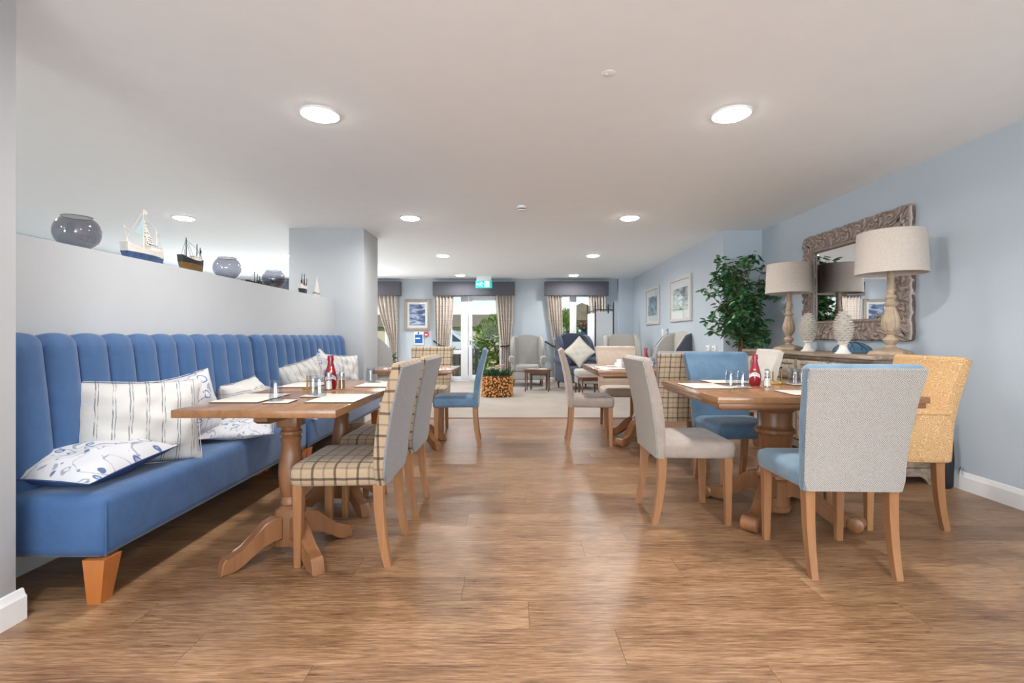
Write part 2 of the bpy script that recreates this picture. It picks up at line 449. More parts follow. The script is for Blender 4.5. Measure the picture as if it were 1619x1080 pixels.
def dup(root, loc=None, rz=None, label=None, scale=None):
    r = root.copy(); C.objects.link(r)
    if loc is not None: r.location = loc
    if rz is not None: r.rotation_euler = (0, 0, rz)
    if label: r['label'] = label
    if scale: r.scale = (scale,) * 3
    for ch in list(root.children):
        c = ch.copy(); C.objects.link(c); c.parent = r
        for g in ch.children:
            d = g.copy(); C.objects.link(d); d.parent = c
    return r
def B(): return bmesh.new()
def bx(bm, x0, x1, y0, y1, z0, z1, bev=0.0, seg=2, mat=None):
    t = bmesh.new()
    bmesh.ops.create_cube(t, size=1.0)
    for v in t.verts:
        v.co = Vector(((x0 + x1) / 2 + v.co.x * (x1 - x0), (y0 + y1) / 2 + v.co.y * (y1 - y0), (z0 + z1) / 2 + v.co.z * (z1 - z0)))
    if bev > 0:
        bmesh.ops.bevel(t, geom=list(t.edges), offset=bev, segments=seg, profile=0.5, affect='EDGES')
    if mat is not None: bmesh.ops.transform(t, matrix=mat, verts=t.verts)
    join(bm, t)
    return bm
def join(bm, t):
    me = bpy.data.meshes.new('tmp'); t.to_mesh(me); t.free()
    bm.from_mesh(me); bpy.data.meshes.remove(me)
def rings(bm, rs, closed=True, cap=True):
    """skin a list of point rings"""
    vs = [[bm.verts.new(p) for p in r] for r in rs]
    n = len(vs[0])
    for a, b in zip(vs[:-1], vs[1:]):
        for i in range(n if closed else n - 1):
            j = (i + 1) % n
            bm.faces.new((a[i], a[j], b[j], b[i]))
    if cap and closed:
        bm.faces.new(list(reversed(vs[0]))); bm.faces.new(vs[-1])
    return bm
def lathe(bm, prof, n=20, c=(0, 0, 0), mod=None, mat=None):
    rs = []
    for r, z in prof:
        ring = []
        for i in range(n):
            a = 2 * PI * i / n
            rr = max(r, 0.0004)
            if mod: rr *= mod(a, z)
            p = Vector((c[0] + rr * math.cos(a), c[1] + rr * math.sin(a), c[2] + z))
            ring.append(mat @ p if mat is not None else p)
        rs.append(ring)
    return rings(bm, rs)
def tube(bm, pts, rad, n=8, sq=False):
    pts = [Vector(p) for p in pts]
    if not hasattr(rad, '__len__'): rad = [rad] * len(pts)
    rs = []; up0 = None
    for i, p in enumerate(pts):
        t = (pts[min(i + 1, len(pts) - 1)] - pts[max(i - 1, 0)]).normalized()
        if up0 is None:
            up0 = Vector((0, 0, 1)) if abs(t.z) < 0.9 else Vector((1, 0, 0))
        s = t.cross(up0).normalized(); u = s.cross(t).normalized(); up0 = u
        rs.append([p + (s * math.cos(2 * PI * (k + .5) / n) + u * math.sin(2 * PI * (k + .5) / n)) * rad[i] for k in range(n)])
    return rings(bm, rs)
def prism(bm, poly, d0, d1, axes='xz', mat=None):
    """extrude a 2D outline; axes names the plane of the outline"""
    def P(a, b, d):
        v = {'xz': (a, d, b), 'yz': (d, a, b), 'xy': (a, b, d)}[axes]
        v = Vector(v)
        return mat @ v if mat is not None else v
    return rings(bm, [[P(a, b, d0) for a, b in poly], [P(a, b, d1) for a, b in poly]])
def rrect(hx, hy, r, n=4, cx=0.0, cy=0.0, hx2=None):
    """rounded rectangle, hx at -y side and hx2 at +y side"""
    if hx2 is None: hx2 = hx
    out = []
    for (sx, sy, a0) in ((1, 1, 0), (-1, 1, PI / 2), (-1, -1, PI), (1, -1, 3 * PI / 2)):
        h = hx2 if sy > 0 else hx
        for i in range(n + 1):
            a = a0 + PI / 2 * i / n
            out.append((cx + sx * (h - r) + r * math.cos(a), cy + sy * (hy - r) + r * math.sin(a)))
    return out
def trans(x=0, y=0, z=0, rx=0, ry=0, rz=0, s=1.0):
    return Matrix.Translation((x, y, z)) @ Euler((rx, ry, rz)).to_matrix().to_4x4() @ Matrix.Scale(s, 4)
def leaf(bm, base, d, up, L, W, fold=0.15):
    d = Vector(d).normalized(); up = Vector(up)
    s = d.cross(up)
    if s.length < 1e-4: s = Vector((1, 0, 0))
    s.normalize(); u = s.cross(d).normalized()
    b = Vector(base)
    v0 = bm.verts.new(b); v1 = bm.verts.new(b + d * L)
    c1 = bm.verts.new(b + d * L * 0.35 - u * L * fold * .4); c2 = bm.verts.new(b + d * L * 0.72 - u * L * fold * .3)
    l1 = bm.verts.new(b + d * L * 0.3 + s * W / 2 + u * fold * W); l2 = bm.verts.new(b + d * L * 0.68 + s * W * .36 + u * fold * W)
    r1 = bm.verts.new(b + d * L * 0.3 - s * W / 2 + u * fold * W); r2 = bm.verts.new(b + d * L * 0.68 - s * W * .36 + u * fold * W)
    for f in ((v0, c1, l1), (l1, c1, c2, l2), (l2, c2, v1), (v0, r1, c1), (r1, r2, c2, c1), (r2, v1, c2)):
        bm.faces.new(f)
# ================================================================== SETTING
T = 0.12
floor_bm = B(); bx(floor_bm, XL, XR + 0.1, YB, YF + 0.15, -0.12, -0.004)
floor = struct('floor', floor_bm, M['log_dark'], 'brown wood-effect plank floor running from the camera to the carpet')
# planks: rows 0.198 m deep, running across the room
row0 = 1.619 - 0.198 * 4
plank_cache = {}
def plank(x0, x1, y0, y1):
    key = (round(x1 - x0, 3), round(y1 - y0, 3))
    if key not in plank_cache:
        hx, hy = (x1 - x0) / 2 - 0.0007, (y1 - y0) / 2 - 0.0005
        bm = B(); bx(bm, -hx, hx, -hy, hy, -0.004, 0.0)
        plank_cache[key] = mesh_from(bm, 'plank', M['plank'])
    o = bpy.data.objects.new('plank', plank_cache[key]); C.objects.link(o); o.parent = floor
    o.location = ((x0 + x1) / 2, (y0 + y1) / 2, random.uniform(-0.0002, 0.0))
joints = [0.52, -0.38, 0.9, 0.1, -0.15, 0.47, 1.02, -0.62, 0.28]
PL = 1.52
y = row0; i = 0
while y < CARPET - 0.01:
    y1 = min(y + 0.198, CARPET)
    j = {3: 0.85, 4: 0.52 - 0.14, 5: 0.06, 6: -0.22, 7: 0.78}.get(i, joints[i % 9] + random.uniform(-.2, .2))
    xs = [XH]
    x = j - PL * 3
    while x < XR:
        if x > XH + 0.15 and x < XR - 0.1: xs.append(x)
        x += PL
    xs.append(XR)
    for a, b in zip(xs[:-1], xs[1:]): plank(a, b, y, y1)
    y = y1; i += 1
bm = B(); bx(bm, XH, XR, YB, row0, -0.004, -0.0002)
obj('plank_area', bm, M['plank'], floor)['kind'] = 'stuff'
bm = B(); bx(bm, XL, XR + .1, CARPET, YF, -0.006, 0.006, 0.002)
bx(bm, XL, XH - 0.2, YB, CARPET, -0.006, 0.006)
c = obj('carpet', bm, M['carpet'], floor); c['label'] = 'beige carpet beyond the wood floor'
bm = B(); bx(bm, XH, XR, CARPET - .018, CARPET + .012, -0.002, 0.007, 0.002)
obj('threshold_strip', bm, M['dark_wood_top'], floor)

ceil_bm = B(); bx(ceil_bm, XL, XR + 0.1, YB, YF + 0.15, H, H + 0.1)
struct('ceiling', ceil_bm, M['ceiling'], 'flat white ceiling over the whole dining and lounge area')

bm = B(); bx(bm, XR, XR + T, YB, 6.3, 0, H)
prism(bm, [(2.73, 6.3), (2.853, YF), (XR + T, YF), (XR + T, 6.3)], 0, H, 'xy')
struct('wall_right', bm, M['blue_wall'], 'blue-grey wall on the right stepping in behind the tree')
# wall behind the camera with two tall windows
bm = B(); bx(bm, XL, XR + T, YB - T, YB, 0, 0.35); bx(bm, XL, XR + T, YB - T, YB, 2.25, H)
for a, b in ((XL, -4.6), (-2.6, -1.9), (0.4, 0.9), (2.9, XR + T)): bx(bm, a, b, YB - T, YB, 0.35, 2.25)
struct('wall_near', bm, M['white_wall'], 'white wall with windows behind the viewer')
bm = B(); bx(bm, XL - T, XL, YB - T, YF + 0.15, 0, H)
struct('wall_left', bm, M['blue_wall'], 'blue-grey wall closing the area behind the partition')
# far wall
LW0, LW1 = -5.6, -3.05
D0, D1 = -1.55, -0.2
W0, W1, WS = 1.0, 2.1, 1.06
bm = B()
for a, b, z0, z1 in ((XL, LW0, 0, H), (LW0, LW1, 2.12, H), (LW1, D0, 0, H), (D0, D1, 2.12, H), (D1, W0, 0, H),
                     (W0, W1, 0, WS), (W0, W1, 2.12, H), (W1, XR + T, 0, H)):
    bx(bm, a, b, YF, YF + 0.15, z0, z1)
bx(bm, 2.5, 2.9, YF - 0.18, YF, 0, H)
struct('wall_far', bm, M['blue_wall'], 'blue-grey end wall with garden door and windows')
# half-height partition, pier and column
bm = B(); bx(bm, XH - 0.2, XH, 1.80, 6.18, 0, 1.574, 0.004)
struct('wall_partition', bm, M['white_wall'], 'half-height white wall behind the blue bench carrying model boats')
bm = B(); bx(bm, XH - 0.2, -1.92, -0.6, 1.868, 0, H, 0.003)
struct('wall_pier', bm, M['white_wall'], 'full-height white pier at the left edge in front of the bench')
bm = B(); bx(bm, -2.87, -1.915, 6.18, 6.82, 0, H, 0.003)
struct('wall_column', bm, M['white_wall'], 'square white column at the far end of the bench')

def skirt(name, label, x0, y0, x1, y1, h=0.128, side=1):
    """skirting board from (x0,y0) to (x1,y1); room lies to its left when side=1"""
    L = math.hypot(x1 - x0, y1 - y0); a = math.atan2(y1 - y0, x1 - x0)
    pr = [(0, 0), (0.02, 0), (0.02, h * .74), (0.014, h * .8), (0.011, h * .86), (0.007, h * .97), (0, h)]
    bm = B()
    rings(bm, [[Vector((d, side * p, z)) for p, z in pr] for d in (0, L)])
    bmesh.ops.transform(bm, matrix=trans(x0, y0, 0, 0, 0, a), verts=bm.verts)
    o = obj(name, bm, M['skirting']); meta(o, label, 'structure', kind='structure')
skirt('baseboard_right', 'white skirting board along the right wall', XR, YB, XR, 6.3)
skirt('baseboard_right_far', 'white skirting board along the stepped-in blue wall', 2.73, 6.32, 2.853, YF)
skirt('baseboard_pier', 'white moulded skirting on the left pier', -1.92, -0.6, -1.92, 1.89, 0.12, -1)
skirt('baseboard_partition', 'white skirting under the bench', XH, 1.9, XH, 6.15, 0.12, -1)
skirt('baseboard_column', 'white skirting along the column side', -1.915, 6.18, -1.915, 6.82, 0.12, -1)
skirt('baseboard_far', 'white skirting below the far window', D1 + .1, YF, 2.5, YF, 0.12, -1)
skirt('baseboard_far_left', 'white skirting left of the garden door', LW1, YF, D0, YF, 0.12, -1)

def win_frame(name, label, x0, x1, z0, z1, mull=(), rails=(), y=YF + 0.04, fw=0.06, d=0.07, handle=None, kind='structure'):
    """white framed glazing: mull = [(x centre, width)], rails = [(x0, x1, z, h)]"""
    bm = B()
    for a, b, c1, c2 in ((x0, x0 + fw, z0, z1), (x1 - fw, x1, z0, z1)): bx(bm, a, b, y, y + d, c1, c2, 0.006)
    for a, b in ((z0, z0 + fw), (z1 - fw, z1)): bx(bm, x0 + fw, x1 - fw, y, y + d, a, b, 0.006)
    root = obj(name, bm, M['upvc']); meta(root, label, 'structure', kind='structure')
    for i, (xc, wd) in enumerate(mull):
        bm = B(); bx(bm, xc - wd / 2, xc + wd / 2, y - 0.008, y + d, z0 + fw, z1 - fw, 0.006)
        obj('mullion', bm, M['upvc'], root)
    for a, b, zc, h in rails:
        bm = B(); bx(bm, a, b, y - 0.004, y + d, zc - h / 2, zc + h / 2, 0.006)
        obj('transom', bm, M['upvc'], root)
    xs = sorted([x0 + fw * .8] + [v for xc, wd in mull for v in (xc - wd / 2, xc + wd / 2)] + [x1 - fw * .8])
    for a, b in zip(xs[::2], xs[1::2]):
        bm = B(); bx(bm, a, b, y + 0.03, y + 0.034, z0 + fw * .8, z1 - fw * .8)
        obj('pane', bm, M['pane'], root)
    return root
dr = win_frame('door_1', 'white glazed garden door with sidelight in the far wall', D0, D1, 0, 2.12,
               mull=[(-1.19, 0.17)], rails=[(D0 + .05, -1.27, 0.72, 0.1), (D0 + .05, -1.27, 0.09, 0.08), (-1.1, D1 - .05, 0.1, 0.12)])
bm = B()
for a, b, c1, c2 in ((-1.09, -1.0, 0.05, 2.05), (D1 - .14, D1 - .06, 0.05, 2.05)): bx(bm, a, b, YF + .025, YF + .08, c1, c2, 0.006)
for c1, c2 in ((0.05, 0.17), (1.97, 2.05)): bx(bm, -1.0, D1 - .14, YF + .025, YF + .08, c1, c2, 0.006)
leafo = obj('door_leaf', bm, M['upvc'], dr)
bm = B(); bx(bm, -1.06, -1.03, YF + .012, YF + .025, 0.9, 1.1, 0.003); bx(bm, -1.06, -0.94, YF - .03, YF - .012, 0.98, 1.0, 0.004); bx(bm, -1.055, -1.035, YF - .03, YF + .02, .98, 1.0)
obj('door_handle', bm, M['chrome'], leafo)
win_frame('window_1', 'white two-light window behind the navy armchair', W0, W1, WS, 2.12, mull=[(1.44, 0.16)])
bm = B(); bx(bm, W0 - .04, W1 + .04, YF - 0.12, YF + 0.05, WS - 0.03, WS, 0.006)
o = obj('window_sill', bm, M['upvc']); meta(o, 'white sill of the window behind the navy armchair', 'structure', kind='structure')
win_frame('window_2', 'white glazed doors left of the column half hidden by curtain', LW0, LW1, 0, 2.12, mull=[(-4.75, 0.12), (-3.9, 0.12)])
win_frame('window_3', 'window behind the viewer on the left', -4.6, -2.6, 0.35, 2.25, mull=[(-3.6, 0.1)], y=YB - .1)
win_frame('window_4', 'window behind the viewer in the middle', -1.9, 0.4, 0.35, 2.25, mull=[(-0.75, 0.1)], y=YB - .1)
win_frame('window_5', 'window behind the viewer on the right', 0.9, 2.9, 0.35, 2.25, mull=[(1.9, 0.1)], y=YB - .1)

# ------------------------------------------------------------------ ceiling lights
ROWS = [-2.24, 0.38, 3.0, 5.62, 8.24, 10.88]
where = ['behind the viewer', 'above the viewer', 'nearest', 'second', 'third', 'farthest']
first = None
for ci, (X, side) in enumerate(((-1.2, 'left'), (1.35, 'right'), (-3.83, 'far left'))):
    for ri, Y in enumerate(ROWS):
        pos = {0: 'behind the viewer', 1: 'overhead of the viewer', 2: 'nearest in the picture', 3: 'second from the viewer',
               4: 'third from the viewer', 5: 'farthest, close to the end wall'}[ri]
        col = {'left': 'left-hand row over the aisle', 'right': 'right-hand row over the tables', 'far left': 'row beyond the half-height wall'}[side]
        lb = 'round white recessed ceiling downlight, %s, %s' % (col, pos)
        if first is None:
            t = thing('ceiling_downlight', lb, 'light', (X, Y, H), 0, 'recessed ceiling downlights')
            bm = B(); lathe(bm, [(0.118, 0.0), (0.12, -0.006), (0.114, -0.01), (0.102, -0.008), (0.1, -0.002)], 40)
            obj('bezel', bm, M['white_plastic'], t)
            bm = B(); lathe(bm, [(0.101, -0.001), (0.099, -0.012), (0.085, -0.02), (0.045, -0.025), (0.0, -0.026)], 40)
            obj('diffuser', bm, glow('lit_diffuser', (1, 0.985, 0.96, 1), DIFF_E), t)
            ld = bpy.data.lights.new('downlight', 'AREA'); ld.shape = 'DISK'; ld.size = 0.17
            ld.energy = LAMP_W; ld.color = (1.0, 0.985, 0.965); ld.spread = math.radians(165)
            lo = bpy.data.objects.new('lamp', ld); C.objects.link(lo); lo.parent = t; lo.location = (0, 0, -0.03)
            first = t
        else:
            dup(first, (X, Y, H), 0, lb)

# smoke detector and sprinkler
t = thing('smoke_detector', 'small white round smoke detector on the ceiling midway', 'detector', (0.085, 5.13, H))
bm = B(); lathe(bm, [(0.05, 0), (0.05, -0.02), (0.046, -0.026)], 24); obj('base', bm, M['white_plastic'], t)
bm = B(); lathe(bm, [(0.034, -0.026), (0.034, -0.036)], 24); obj('vent', bm, M['black'], t)
bm = B(); lathe(bm, [(0.042, -0.036), (0.04, -0.046), (0.02, -0.052), (0, -0.053)], 24); obj('cap', bm, M['white_plastic'], t)
t = thing('sprinkler_cover', 'faint white disc cover in the ceiling right of centre', 'sprinkler', (0.5, 2.54, H))
bm = B(); lathe(bm, [(0.036, 0), (0.036, -0.001), (0.033, -0.002), (0, -0.002)], 24); obj('plate', bm, M['ceiling'], t)
bm = B(); lathe(bm, [(0.005, -0.002), (0.005, -0.006), (0, -0.007)], 10, c=(-0.012, 0, 0)); obj('indicator', bm, M['white_plastic'], t)

# exit sign
t = thing('exit_sign', 'green running-man exit sign hung below the ceiling', 'sign', (-0.685, 11.15, 0))
bm = B(); bx(bm, -0.19, 0.19, -0.02, 0.02, 2.215, 2.385, 0.006); obj('light_box', bm, glow('exit_green', rgb(30, 168, 158), 0.9), t)
bm = B(); bx(bm, -0.17, 0.17, -0.012, 0.012, 2.385, H, 0.0); obj('mount', bm, M['white_plastic'], t)
wm = glow('exit_white', rgb(225, 250, 250), 1.0)
bm = B(); bx(bm, 0.02, 0.125, -0.024, -0.019, 2.235, 2.37); obj('door_symbol', bm, wm, t)
bm = B()
lathe(bm, [(0.013, 0), (0.013, 0.004)], 12, mat=trans(-0.055, -0.02, 2.35, PI / 2))
for pts in ([(-0.06, 2.335), (-0.07, 2.295)], [(-0.07, 2.295), (-0.045, 2.27), (-0.05, 2.24)], [(-0.07, 2.295), (-0.09, 2.27), (-0.115, 2.265)],
            [(-0.062, 2.33), (-0.035, 2.315), (-0.02, 2.325)], [(-0.062, 2.33), (-0.09, 2.325), (-0.1, 2.305)]):
    tube(bm, [(a, -0.022, z) for a, z in pts], 0.008, 6)
obj('running_man', bm, wm, t)
bm = B(); prism(bm, [(-0.175, 2.30), (-0.145, 2.325), (-0.145, 2.308), (-0.12, 2.308), (-0.12, 2.292), (-0.145, 2.292), (-0.145, 2.275)], -0.024, -0.019)
obj('arrow', bm, wm, t)

# ------------------------------------------------------------------ pelmets and curtains
def pelmet(label, x0, x1, ztop=2.40):
    bm = B(); bx(bm, x0, x1, YF - 0.20, YF - 0.001, 2.075, ztop, 0.01)
    o = obj('curtain_pelmet', bm, M['valance']); meta(o, label, 'pelmet', 'fabric pelmets on the end wall')
pelmet('dark grey box pelmet above the garden door', -1.92, 0.03)
pelmet('dark grey box pelmet above the window behind the navy armchair', 0.74, 2.26, 2.41)
pelmet('dark grey box pelmet left of the framed sea print', -5.95, -2.70, 2.41)
def curtain(label, top, tie, bot, zt=2.09, ztie=0.86, zb=0.03, n=6, hook=None, ph=0.0):
    NU, NV = n * 8, 26
    rs = []
    for v in range(NV + 1):
        s = v / NV; z = zt + (zb - zt) * s
        q = (zt - z) / (zt - ztie)
        if q < 1:
            e = q ** 1.5
            a = top[0] + (tie[0] - top[0]) * e; b = top[1] + (tie[1] - top[1]) * e
        else:
            e = (q - 1) / ((zt - zb) / (zt - ztie) - 1); e = e ** 0.6
            a = tie[0] + (bot[0] - tie[0]) * e; b = tie[1] + (bot[1] - tie[1]) * e
        amp = 0.035 * min(1, (b - a) / 0.3) + 0.006
        f = []; g = []
        for u in range(NU + 1):
            t = u / NU
            xx = a + (b - a) * t + 0.006 * math.sin(9 * t + z * 3 + ph)
            yy = YF - 0.1 + amp * math.sin(2 * PI * n * t + ph + 0.5 * math.sin(3 * z)) + 0.008 * math.sin(5 * z + 7 * t)
            f.append(Vector((xx, yy - 0.004, z))); g.append(Vector((xx, yy + 0.004, z)))
        rs.append(f + g[::-1])
    bm = B(); rings(bm, rs)
    t = thing('curtain', label, 'curtain', (0, 0, 0), 0, 'plaid curtains on the end wall')
    obj('drape', bm, M['curtain'], t)
    if hook:
        hx, hz, ex, ez = hook
        bm = B(); tube(bm, [(hx, YF - 0.02, hz), ((hx + ex) / 2, YF - 0.14, (hz + ez) / 2 - .03), (ex, YF - 0.16, ez), ], 0.02, 6)
        obj('tieback', bm, M['rope'], t)
    return t
curtain('plaid curtain tied back left of the garden door', (-1.89, -1.42), (-1.84, -1.55), (-1.82, -1.5), hook=(-1.93, 0.99, -1.55, 0.83))
curtain('plaid curtain tied back right of the garden door', (-0.44, 0.0), (-0.3, -0.06), (-0.32, -0.02), hook=(0.03, 0.94, -0.32, 0.86), ph=1.0)
curtain('plaid curtain left of the window, reaching behind the beige chair', (0.78, 1.17), (0.97, 1.18), (0.98, 1.17), hook=(0.76, 0.98, 1.1, 0.83), ph=2.0)
curtain('short hanging plaid curtain right of the window behind the black screen', (1.80, 2.2), (1.98, 2.2), (2.0, 2.2), ph=0.5)
curtain('plaid curtain beside the white column and left of the sea print', (-3.3, -2.76), (-2.98, -2.77), (-2.96, -2.77), ztie=1.0, ph=3.0)
curtain('plaid curtain at the far left end of the glazed doors', (-5.9, -5.3), (-5.88, -5.6), (-5.88, -5.55), ztie=1.0, ph=1.7)

# ------------------------------------------------------------------ framed pictures
def picture(label, cx_, cz, wd, ht, m_frame, m_art, loc, rz, fw=0.055, matw=0.09, group='framed prints'):
    t = thing('framed_picture', label, 'picture', loc, rz, group)
    bm = B()
    for a, b, c1, c2 in ((-wd / 2, -wd / 2 + fw, cz - ht / 2, cz + ht / 2), (wd / 2 - fw, wd / 2, cz - ht / 2, cz + ht / 2),
                         (-wd / 2 + fw, wd / 2 - fw, cz - ht / 2, cz - ht / 2 + fw), (-wd / 2 + fw, wd / 2 - fw, cz + ht / 2 - fw, cz + ht / 2)):
        bx(bm, a, b, -0.035, 0, c1, c2, 0.006)
    obj('frame', bm, m_frame, t)
    bm = B(); bx(bm, -wd / 2 + fw, wd / 2 - fw, -0.014, -0.004, cz - ht / 2 + fw, cz + ht / 2 - fw)
    obj('mount_board', bm, M['paper'], t)
    aw, ah = wd / 2 - fw - matw, ht / 2 - fw - matw
    bm = B(); bx(bm, -aw, aw, -0.017, -0.012, cz - ah, cz + ah)
    obj('print', bm, m_art, t)
    bm = B(); bx(bm, -wd / 2 + fw, wd / 2 - fw, -0.022, -0.020, cz - ht / 2 + fw, cz + ht / 2 - fw)
    obj('glazing', bm, M['glass'], t)
    return t
picture('grey wood framed print of blue sea waves beside the garden door', 0, 1.62, 0.62, 0.75, M['grey_frame'], M['art_sea'], (-2.32, YF, 0), 0, 0.06, 0.06)
aw = math.atan2(YF - 6.3, 2.853 - 2.73) + PI      # direction along the skewed wall
def on_wall(yc): return (2.73 + 0.123 * (yc - 6.3) / 5.37, yc, 0)
picture('pale framed blue boat print, the farther one on the right wall', 0, 1.71, 1.02, 0.74, M['pale_frame'], M['art_blue'], on_wall(9.74), aw, 0.05, 0.13)
picture('pale framed shore print with glare, nearer one on the right wall', 0, 1.715, 1.1, 0.73, M['pale_frame'], M['art_shore'], on_wall(8.0), aw, 0.05, 0.13)
t = thing('wall_notice', 'white framed blue notice under the sea print', 'notice', (-2.285, YF, 0))
bm = B(); bx(bm, -0.115, 0.115, -0.02, 0, 0.90, 1.21, 0.004); obj('board', bm, M['paper'], t)
bm = B(); bx(bm, -0.09, 0.09, -0.024, -0.019, 0.94, 1.145); obj('blue_panel', bm, M['blue_print'], t)
bm = B(); bx(bm, -0.075, 0.035, -0.027, -0.023, 1.04, 1.07); obj('white_bar', bm, M['paper'], t)
bm = B(); prism(bm, [(-0.03, 1.165), (-0.02, 1.19), (0.01, 1.21), (0.018, 1.185), (0.005, 1.16), (-0.015, 1.155)], -0.023, -0.018); obj('leaf_emblem', bm, M['teal_jug'], t)
t = thing('fire_alarm_bell', 'round red fire alarm point right of the blue notice', 'alarm', (-2.1, YF, 0))
bm = B(); lathe(bm, [(0.06, 0), (0.06, 0.03), (0.05, 0.05), (0, 0.052)], 24, mat=trans(0, 0, 1.15, PI / 2)); obj('housing', bm, M['red_plastic'], t)
bm = B(); bx(bm, -0.035, 0.035, -0.056, -0.05, 1.125, 1.155, 0.004); obj('window', bm, M['paper'], t)
for i, yc in enumerate((8.75, 9.05)):
    t = thing('light_switch', ('nearer' if i == 0 else 'farther') + ' small switch plate below the boat print', 'switch', on_wall(yc), aw)
    bm = B(); bx(bm, -0.045, 0.045, -0.012, 0, 1.1 + .0 * i, 1.24, 0.003); obj('plate', bm, M['upvc'] if i else M['grey_linen'], t)
    bm = B(); bx(bm, -0.014, 0.014, -0.018, -0.011, 1.15, 1.19, 0.002); obj('rocker', bm, M['white_plastic'], t)
for i, yc in enumerate((6.55, 6.78)):
    t = thing('wall_sensor', ('nearer' if i == 0 else 'farther') + ' small white wall unit just above the blue chair back', 'switch', on_wall(yc), aw)
    bm = B(); bx(bm, -0.05, 0.05, -0.03, 0, 0.9, 0.975, 0.006); obj('housing', bm, M['white_plastic'], t)
    bm = B(); bx(bm, -0.02, 0.02, -0.033, -0.028, 0.925, 0.945, 0.002); obj('button', bm, M['chrome'], t)

# ================================================================== OUTSIDE
bm = B(); bx(bm, -30, 30, YF + 0.15, 60, -0.25, -0.1)
struct('floor_outside', bm, M['grass'], 'lawn outside the end wall')
bm = B(); bx(bm, -9, 9, YF + 0.15, YF + 2.4, -0.1, -0.03)
struct('floor_patio', bm, M['paving'], 'pale patio outside the garden door')
def bush(name, label, cx_, cy_, cz, rx, ry, rz_, n, m, size=0.16, seed=1, stems=True):
    rnd = random.Random(seed)
    t = thing(name, label, 'bush', (cx_, cy_, -0.1), 0, 'garden shrubs')
    bm = B()
    for _ in range(n):
        th = rnd.uniform(0, 2 * PI); ph = math.acos(rnd.uniform(-1, 1)); r = rnd.uniform(0.55, 1.0)
        d = Vector((math.sin(ph) * math.cos(th), math.sin(ph) * math.sin(th), math.cos(ph)))
        p = Vector((d.x * rx * r, d.y * ry * r, cz + d.z * rz_ * r))
        leaf(bm, p, d + Vector((rnd.uniform(-.8, .8), rnd.uniform(-.8, .8), rnd.uniform(-.2, .9))), (rnd.uniform(-1, 1), 0.3, 1), size * rnd.uniform(.7, 1.3), size * .5)
    f = obj('foliage', bm, m, t); f['kind'] = 'stuff'
    bm = B()
    for i in range(6):
        a = i * PI / 3
        tube(bm, [(0, 0, 0), (rx * .3 * math.cos(a), ry * .3 * math.sin(a), cz * .6), (rx * .7 * math.cos(a), ry * .7 * math.sin(a), cz + rz_ * .3)], [0.04, 0.025, 0.01], 6)
    obj('stem', bm, M['bark'], t)
bush('garden_bush', 'large yellow-green bush seen through the garden door', -0.35, 15.0, 0.95, 0.95, 0.8, 0.95, 4200, M['bush'], 0.10, 3)
bush('garden_bush', 'grey-green variegated shrub low behind the garden door glass', 0.42, 13.7, 0.85, 0.4, 0.3, 0.5, 1400, M['bush_dark'], 0.07, 4)
bush('garden_bush', 'tall yellow-green tree seen through the left light of the window', 1.75, 17.5, 1.25, 0.6, 0.6, 0.95, 2400, M['bush'], 0.11, 5)
bush('garden_bush', 'low shrub behind the sidelight of the garden door', -2.1, 14.4, 0.6, 0.45, 0.35, 0.4, 900, M['bush_dark'], 0.08, 6)
bush('garden_bush', 'leafy shrub outside the glazed doors beyond the column', -5.6, 15.0, 0.9, 1.0, 0.7, 0.9, 700, M['bush'], 0.2, 8)
def house(label, x0, x1, y0, y1, hw, hr, gable_x=False):
    t = thing('house', label, 'house', (0, 0, -0.15), 0, 'houses outside')
    bm = B(); bx(bm, x0, x1, y0, y1, 0, hw); obj('walls', bm, M['render_wall'], t)
    bm = B()
    xm = (x0 + x1) / 2; ym = (y0 + y1) / 2
    if gable_x: prism(bm, [(x0 - .3, hw), (x1 + .3, hw), (xm, hw + hr)], y0 - .3, y1 + .3, 'xz')
    else: prism(bm, [(y0 - .3, hw), (y1 + .3, hw), (ym, hw + hr)], x0 - .3, x1 + .3, 'yz')
    obj('roof', bm, M['roof'], t)
    for i in range(3):
        xx = x0 + (i + .5) * (x1 - x0) / 3
        bm = B(); bx(bm, xx - .5, xx + .5, y0 - .06, y0 + .02, hw * .35, hw * .78, 0.02)
        w_ = obj('window', bm, M['upvc'], t)
        bm = B(); bx(bm, xx - .43, xx + .43, y0 - .08, y0 - .05, hw * .39, hw * .74); obj('pane', bm, M['car_glass'], w_)
house('cream house with a pitched roof seen through the window', 1.7, 5.0, 24, 30, 2.05, .85, True)
house('long low house with a tiled roof seen through the garden door', -14.0, 2.2, 38, 46, 2.0, 1.15)
def car(label, x, y, rz):
    t = thing('parked_car', label, 'car', (x, y, -0.1), rz, 'cars outside')
    body = [(-2.0, .3), (-2.02, .75), (-1.75, .9), (-1.0, .98), (-0.45, 1.42), (0.9, 1.45), (1.6, 1.0), (1.98, .92), (2.05, .35)]
    bm = B(); prism(bm, body, -0.82, 0.82, 'xz'); obj('body', bm, M['car_paint'], t)
    bm = B(); prism(bm, [(-0.85, 1.0), (-0.42, 1.36), (0.85, 1.39), (1.35, 1.0)], -0.83, 0.83, 'xz'); obj('windows', bm, M['car_glass'], t)
    for sx in (-1.25, 1.3):
        for sy in (-0.8, 0.8):
            bm = B(); lathe(bm, [(0.31, -0.1), (0.31, 0.1)], 20, mat=trans(sx, sy, 0.31, PI / 2)); obj('wheel', bm, M['tyre'], t)
car('white car parked beyond the window behind the navy armchair', 2.0, 20.5, 0.1)
car('white car parked beyond the sidelight of the garden door', -3.4, 20.0, 0.0)
t = thing('garden_fence', 'grey-brown board fence low outside the garden door', 'fence', (0, 13.1, -0.1))
